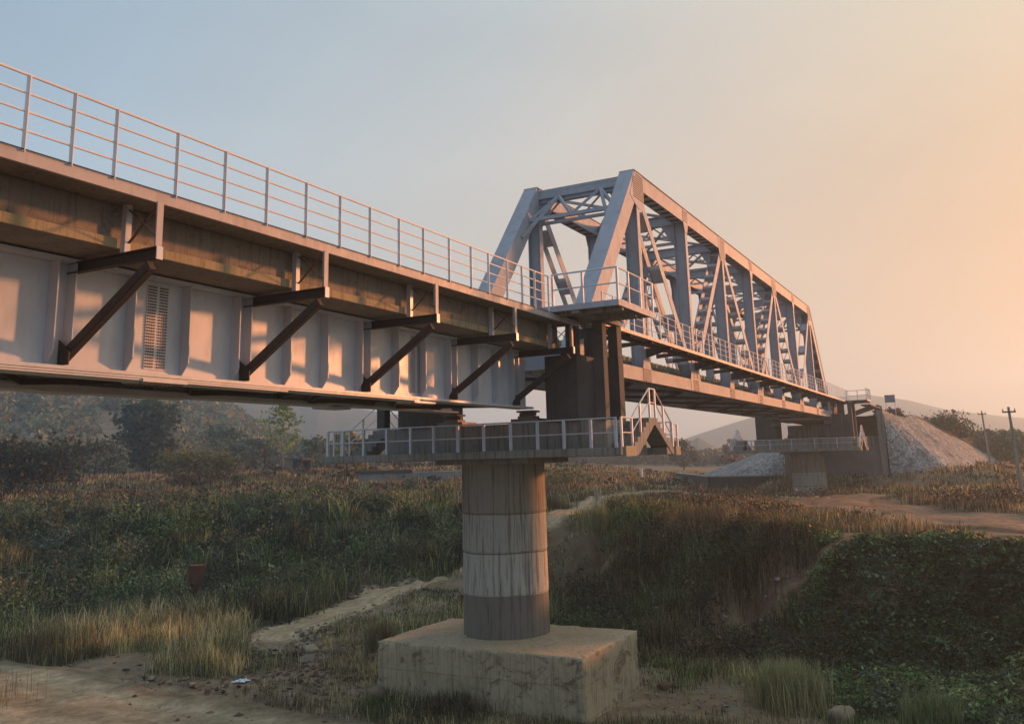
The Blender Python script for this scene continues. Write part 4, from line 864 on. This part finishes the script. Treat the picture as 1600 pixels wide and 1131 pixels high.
for k,(pxx,d,h,w_,lab_,c) in enumerate([(1572,150,4.6,3.4,'dark upright tree behind the first utility pole',(.035,.045,.03)),(1592,175,4.6,7,'hazy green tree at the right edge between the poles',(.09,.11,.055)),(1612,140,5,6,'green tree cut by the right edge of the photo',(.08,.10,.05)),(1560,210,5,9,'low hazy scrub tree beyond the embankment foot',(.09,.09,.06))]):
    x,y=at(pxaz(pxx),d); tree('far_tree',lab_,'tree',x,y,h,w_,None,c,.36,46,22,.025,.9,.08,100+k,group='trees at the right edge')
# signboard on the embankment
SIGN=mat_steel('sign_back',c4(.22,.25,.30),c4(.15,.15,.17),.2,.5,.1)
x,y=96.5,8.2; t=tag(empty('signboard',(x,y,3.1)),'grey blue square signboard on two thin white posts on the embankment','signboard')
MB().box(x-.03,x+.03,y-.48,y+.48,4.72,5.42).build('panel',SIGN,t,.01)
for s in (-.42,.42): MB().box(x+.035,x+.085,y+s-.025,y+s+.025,2.9,5.3).build('post',RAILW,t)
MB().box(x-.045,x-.031,y-.5,y+.5,5.38,5.44).box(x-.045,x-.031,y-.5,y+.5,4.70,4.76).build('frame',STEELD,t)
# utility poles
for k,(pxx,d,zb_,h,lab_) in enumerate([(1616,70,-3.3,6.0,'pale leaning utility pole nearest the right edge of the photo'),(1572,112,-3.2,7.2,'utility pole beside the dark upright tree at the embankment foot'),(1552,190,-2.6,7.4,'thin distant utility pole left of the dark upright tree'),(1541,230,-2.6,7.2,'farthest thin utility pole beyond the embankment')]):
    x,y=at(pxaz(pxx),d); x2,y2=at(pxaz(pxx-(4 if k<2 else 1)),d)
    t=tag(empty('utility_pole',(x,y,zb_)),lab_,'utility pole','utility poles at the right edge')
    top=Vector((x2,y2,zb_+h)); MB().tube((x,y,zb_-.4),top,.13,10,.08).build('pole',PIERC if k<2 else DARKC,t)
    MB().beam(top+Vector((-.14,-.42,-.35)),top+Vector((-.14,.42,-.35)),.1,.1,(1,0,0)).build('crossarm',DARKC,t)
    for q in (-.36,.36): MB().tube(top+Vector((-.14,q,-.305)),top+Vector((-.14,q,-.12)),.05,6,.03).build('insulator',BOLT,t)
# ------------------------------------------------------------------ hills and far wood
HM=mat_attr('hill_soil',.95,0,.09,.1)
def hill(name,prof,d0,d1,zbase,cols,seed,amp=1.0,back=1.6,cliff=None):
    """prof: (column of bearing, crest height) ; front foot at d0, crest at d1"""
    az=np.linspace(pxaz(prof[0][0]),pxaz(prof[-1][0]),260); pa=[pxaz(p[0]) for p in prof][::-1]; ph=[p[1] for p in prof][::-1]
    hc=np.interp(az,pa,ph); s=np.linspace(0,back,70); A,Sg=np.meshgrid(az,s); HC=np.tile(hc,(70,1)); D=d0+(d1-d0)*Sg
    x=np.cos(np.radians(A))*D;y=np.sin(np.radians(A))*D
    f=np.where(Sg<1,np.sin(np.clip(Sg,0,1)*np.pi/2)**1.2,1-((Sg-1)/(back-1))**2*1.0)
    z=zbase+(HC-zbase)*f; nn=fbm(x*8/d1,y*8/d1,seed,5)-.5; z=z+nn*(HC-zbase)*.35*amp*np.clip(Sg*(back-Sg)*3,0,1)*(1-np.exp(-((Sg-1)/.06)**2)*.8)
    c=np.array(cols[0])*(1-fbm(x*20/d1,y*20/d1,seed+3,4)[...,None])+np.array(cols[1])*fbm(x*20/d1,y*20/d1,seed+3,4)[...,None]
    if cliff is not None: z,c=cliff(A,Sg,z,c)
    n=260;i=np.arange(69)[:,None]*n;j=np.arange(n-1)[None];F=np.stack([i+j,i+n+j,i+n+j+1,i+j+1],-1).reshape(-1,4)
    o=mesh_np(name,np.stack([x,y,z],-1).reshape(-1,3),F,None,c.reshape(-1,3),HM,True); tag(o,kind='structure'); return x,y,z,A,Sg
def crest(px,ypx,d): # crest height that is seen at image row ypx
    hy=718.6+(800-px)*.0269; return (hy-ypx)/1365.0*d/ (1.0/math.cos(R(pxaz(px)-28)) if 0 else 1)
def cl(A,Sg,z,c):
    m=(A>pxaz(182))&(Sg>.86)&(Sg<1.25); z=np.where(m,z+9.0*np.clip((Sg-.86)/.03,0,1),z)
    edge=(A>pxaz(182))&(Sg>.84)&(Sg<.93); c=np.where(edge[...,None],np.array([.42,.30,.17]),c)
    a0,a1=pxaz(120),pxaz(195); bare=(A<a0)&(A>a1)&(Sg>.12)&(Sg<.62)&(np.abs((A-a1)/(a0-a1)-(Sg-.12)/.5)<.45); c=np.where(bare[...,None],np.array([.34,.24,.14]),c); return z,c
D1=360
pr_=[(-330,48),(-150,44)]+[(p,crest(p,q,D1)) for p,q in ((0,640),(90,636),(178,634),(200,632),(245,636),(300,652),(350,668),(390,690),(430,708),(470,722),(520,731),(600,735))]
hx,hy_,hzz,hA,hS=hill('wooded_hill',pr_,205,D1,-1.6,((.22,.18,.11),(.12,.14,.075)),31,1.0,1.6,cl)
def far_wood(name,n,X,Y,Z,A,Sg,sm,hgt,lsz,label,cols,seed,skip=None):
    r_=np.random.default_rng(seed); i=r_.integers(0,X.shape[0],n); j=r_.integers(0,X.shape[1],n); ok=(Sg[i,j]<sm)
    if skip is not None: ok&=~skip(A[i,j],Sg[i,j])
    ok&=fbm(X[i,j]*.03,Y[i,j]*.03,seed,3)>.34
    i=i[ok];j=j[ok]; x=X[i,j];y=Y[i,j];z=Z[i,j];k=len(x); per=60; h=hgt*r_.uniform(.5,1.3,k); cols=np.array(cols); c=cols[r_.integers(0,len(cols),k)]
    rep=lambda a:np.repeat(a,per,0); u=r_.normal(size=(k*per,3)); u/=np.linalg.norm(u,axis=1)[:,None]; u*=r_.uniform(.5,1,(k*per,1))
    P=np.stack([rep(x)+u[:,0]*rep(h)*.48,rep(y)+u[:,1]*rep(h)*.48,rep(z)+rep(h)*(.55+.48*u[:,2])],1)
    V,F,cc=leaves(P,lsz,rep(c),.3,0,.8); o=mesh_np(name,V,F,None,cc,LEAF); tag(o,label,None,None,'stuff')
far_wood('hillside_wood',5200,hx,hy_,hzz,hA,hS,1.12,6.0,1.15,'far hazy wood of mixed green and bare trees covering the hill on the left',[(.11,.17,.10),(.17,.21,.12),(.25,.25,.14),(.09,.14,.10),(.31,.30,.15),(.22,.21,.15)],71,
   skip=lambda A,Sg:((A<pxaz(125))&(A>pxaz(190))&(Sg>.12)&(Sg<.6))|((A>pxaz(182))&(Sg>.82)&(Sg<.93)))
# line of trees at the edge of the plain beyond the terrace
X_,Y_=np.meshgrid(np.radians(np.linspace(12,40,300)),np.linspace(260,420,30)); fxx=np.cos(X_)*Y_; fyy=np.sin(X_)*Y_
far_wood('plain_wood',1500,fxx,fyy,HH(fxx.ravel(),fyy.ravel())[0].reshape(fxx.shape),np.degrees(X_),np.zeros_like(X_),1,4.2,1.1,'low hazy belt of trees across the plain behind the pier',[(.06,.075,.045),(.08,.085,.05),(.09,.10,.05)],72)
MC=((.07,.08,.06),(.09,.095,.07))
d=950; hill('mountain',[(60,crest(60,600,d)),(250,crest(250,596,d)),(380,crest(380,606,d)),(435,crest(435,622,d)),(465,crest(465,645,d)),(490,crest(490,630,d)),(520,crest(520,641,d)),(600,crest(600,652,d)),(720,crest(720,668,d)),(850,crest(850,672,d)),(1000,crest(1000,678,d)),(1120,crest(1120,692,d)),(1190,crest(1190,704,d)),(1300,crest(1300,712,d)),(1420,crest(1420,716,d))],650,d,-2,MC,41,.6)
d=620; hill('hillock',[(1030,crest(1030,716,d)),(1075,crest(1075,698,d)),(1105,crest(1105,684,d)),(1135,crest(1135,700,d)),(1165,crest(1165,714,d))],560,d,-2,MC,42,.3)
d=1250; hill('mountain',[(1040,crest(1040,700,d)),(1120,crest(1120,676,d)),(1180,crest(1180,660,d)),(1290,crest(1290,632,d)),(1380,crest(1380,624,d)),(1450,crest(1450,632,d)),(1510,crest(1510,646,d)),(1600,crest(1600,656,d)),(1700,crest(1700,664,d)),(1800,crest(1800,668,d))],980,d,-2,MC,43,.5)
d=800; hill('mountain',[(1440,crest(1440,706,d)),(1500,crest(1500,672,d)),(1540,crest(1540,672,d)),(1600,crest(1600,684,d)),(1700,crest(1700,690,d)),(1800,crest(1800,694,d))],640,d,-2,MC,44,.5)
# ------------------------------------------------------------------ haze
hm=bpy.data.materials.new('haze'); hm.use_nodes=True; n=hm.node_tree.nodes; l=hm.node_tree.links; n.clear()
o_=n.new('ShaderNodeOutputMaterial'); v=n.new('ShaderNodeVolumePrincipled'); v.inputs['Color'].default_value=(.56,.80,1,1); v.inputs['Density'].default_value=HAZE; v.inputs['Anisotropy'].default_value=.45
l.new(v.outputs[0],o_.inputs['Volume'])
m=MB().box(-120,2000,-230,1700,-40,140); ho=m.build('haze',hm); tag(ho,'pale even haze filling the valley',None,None,'stuff')
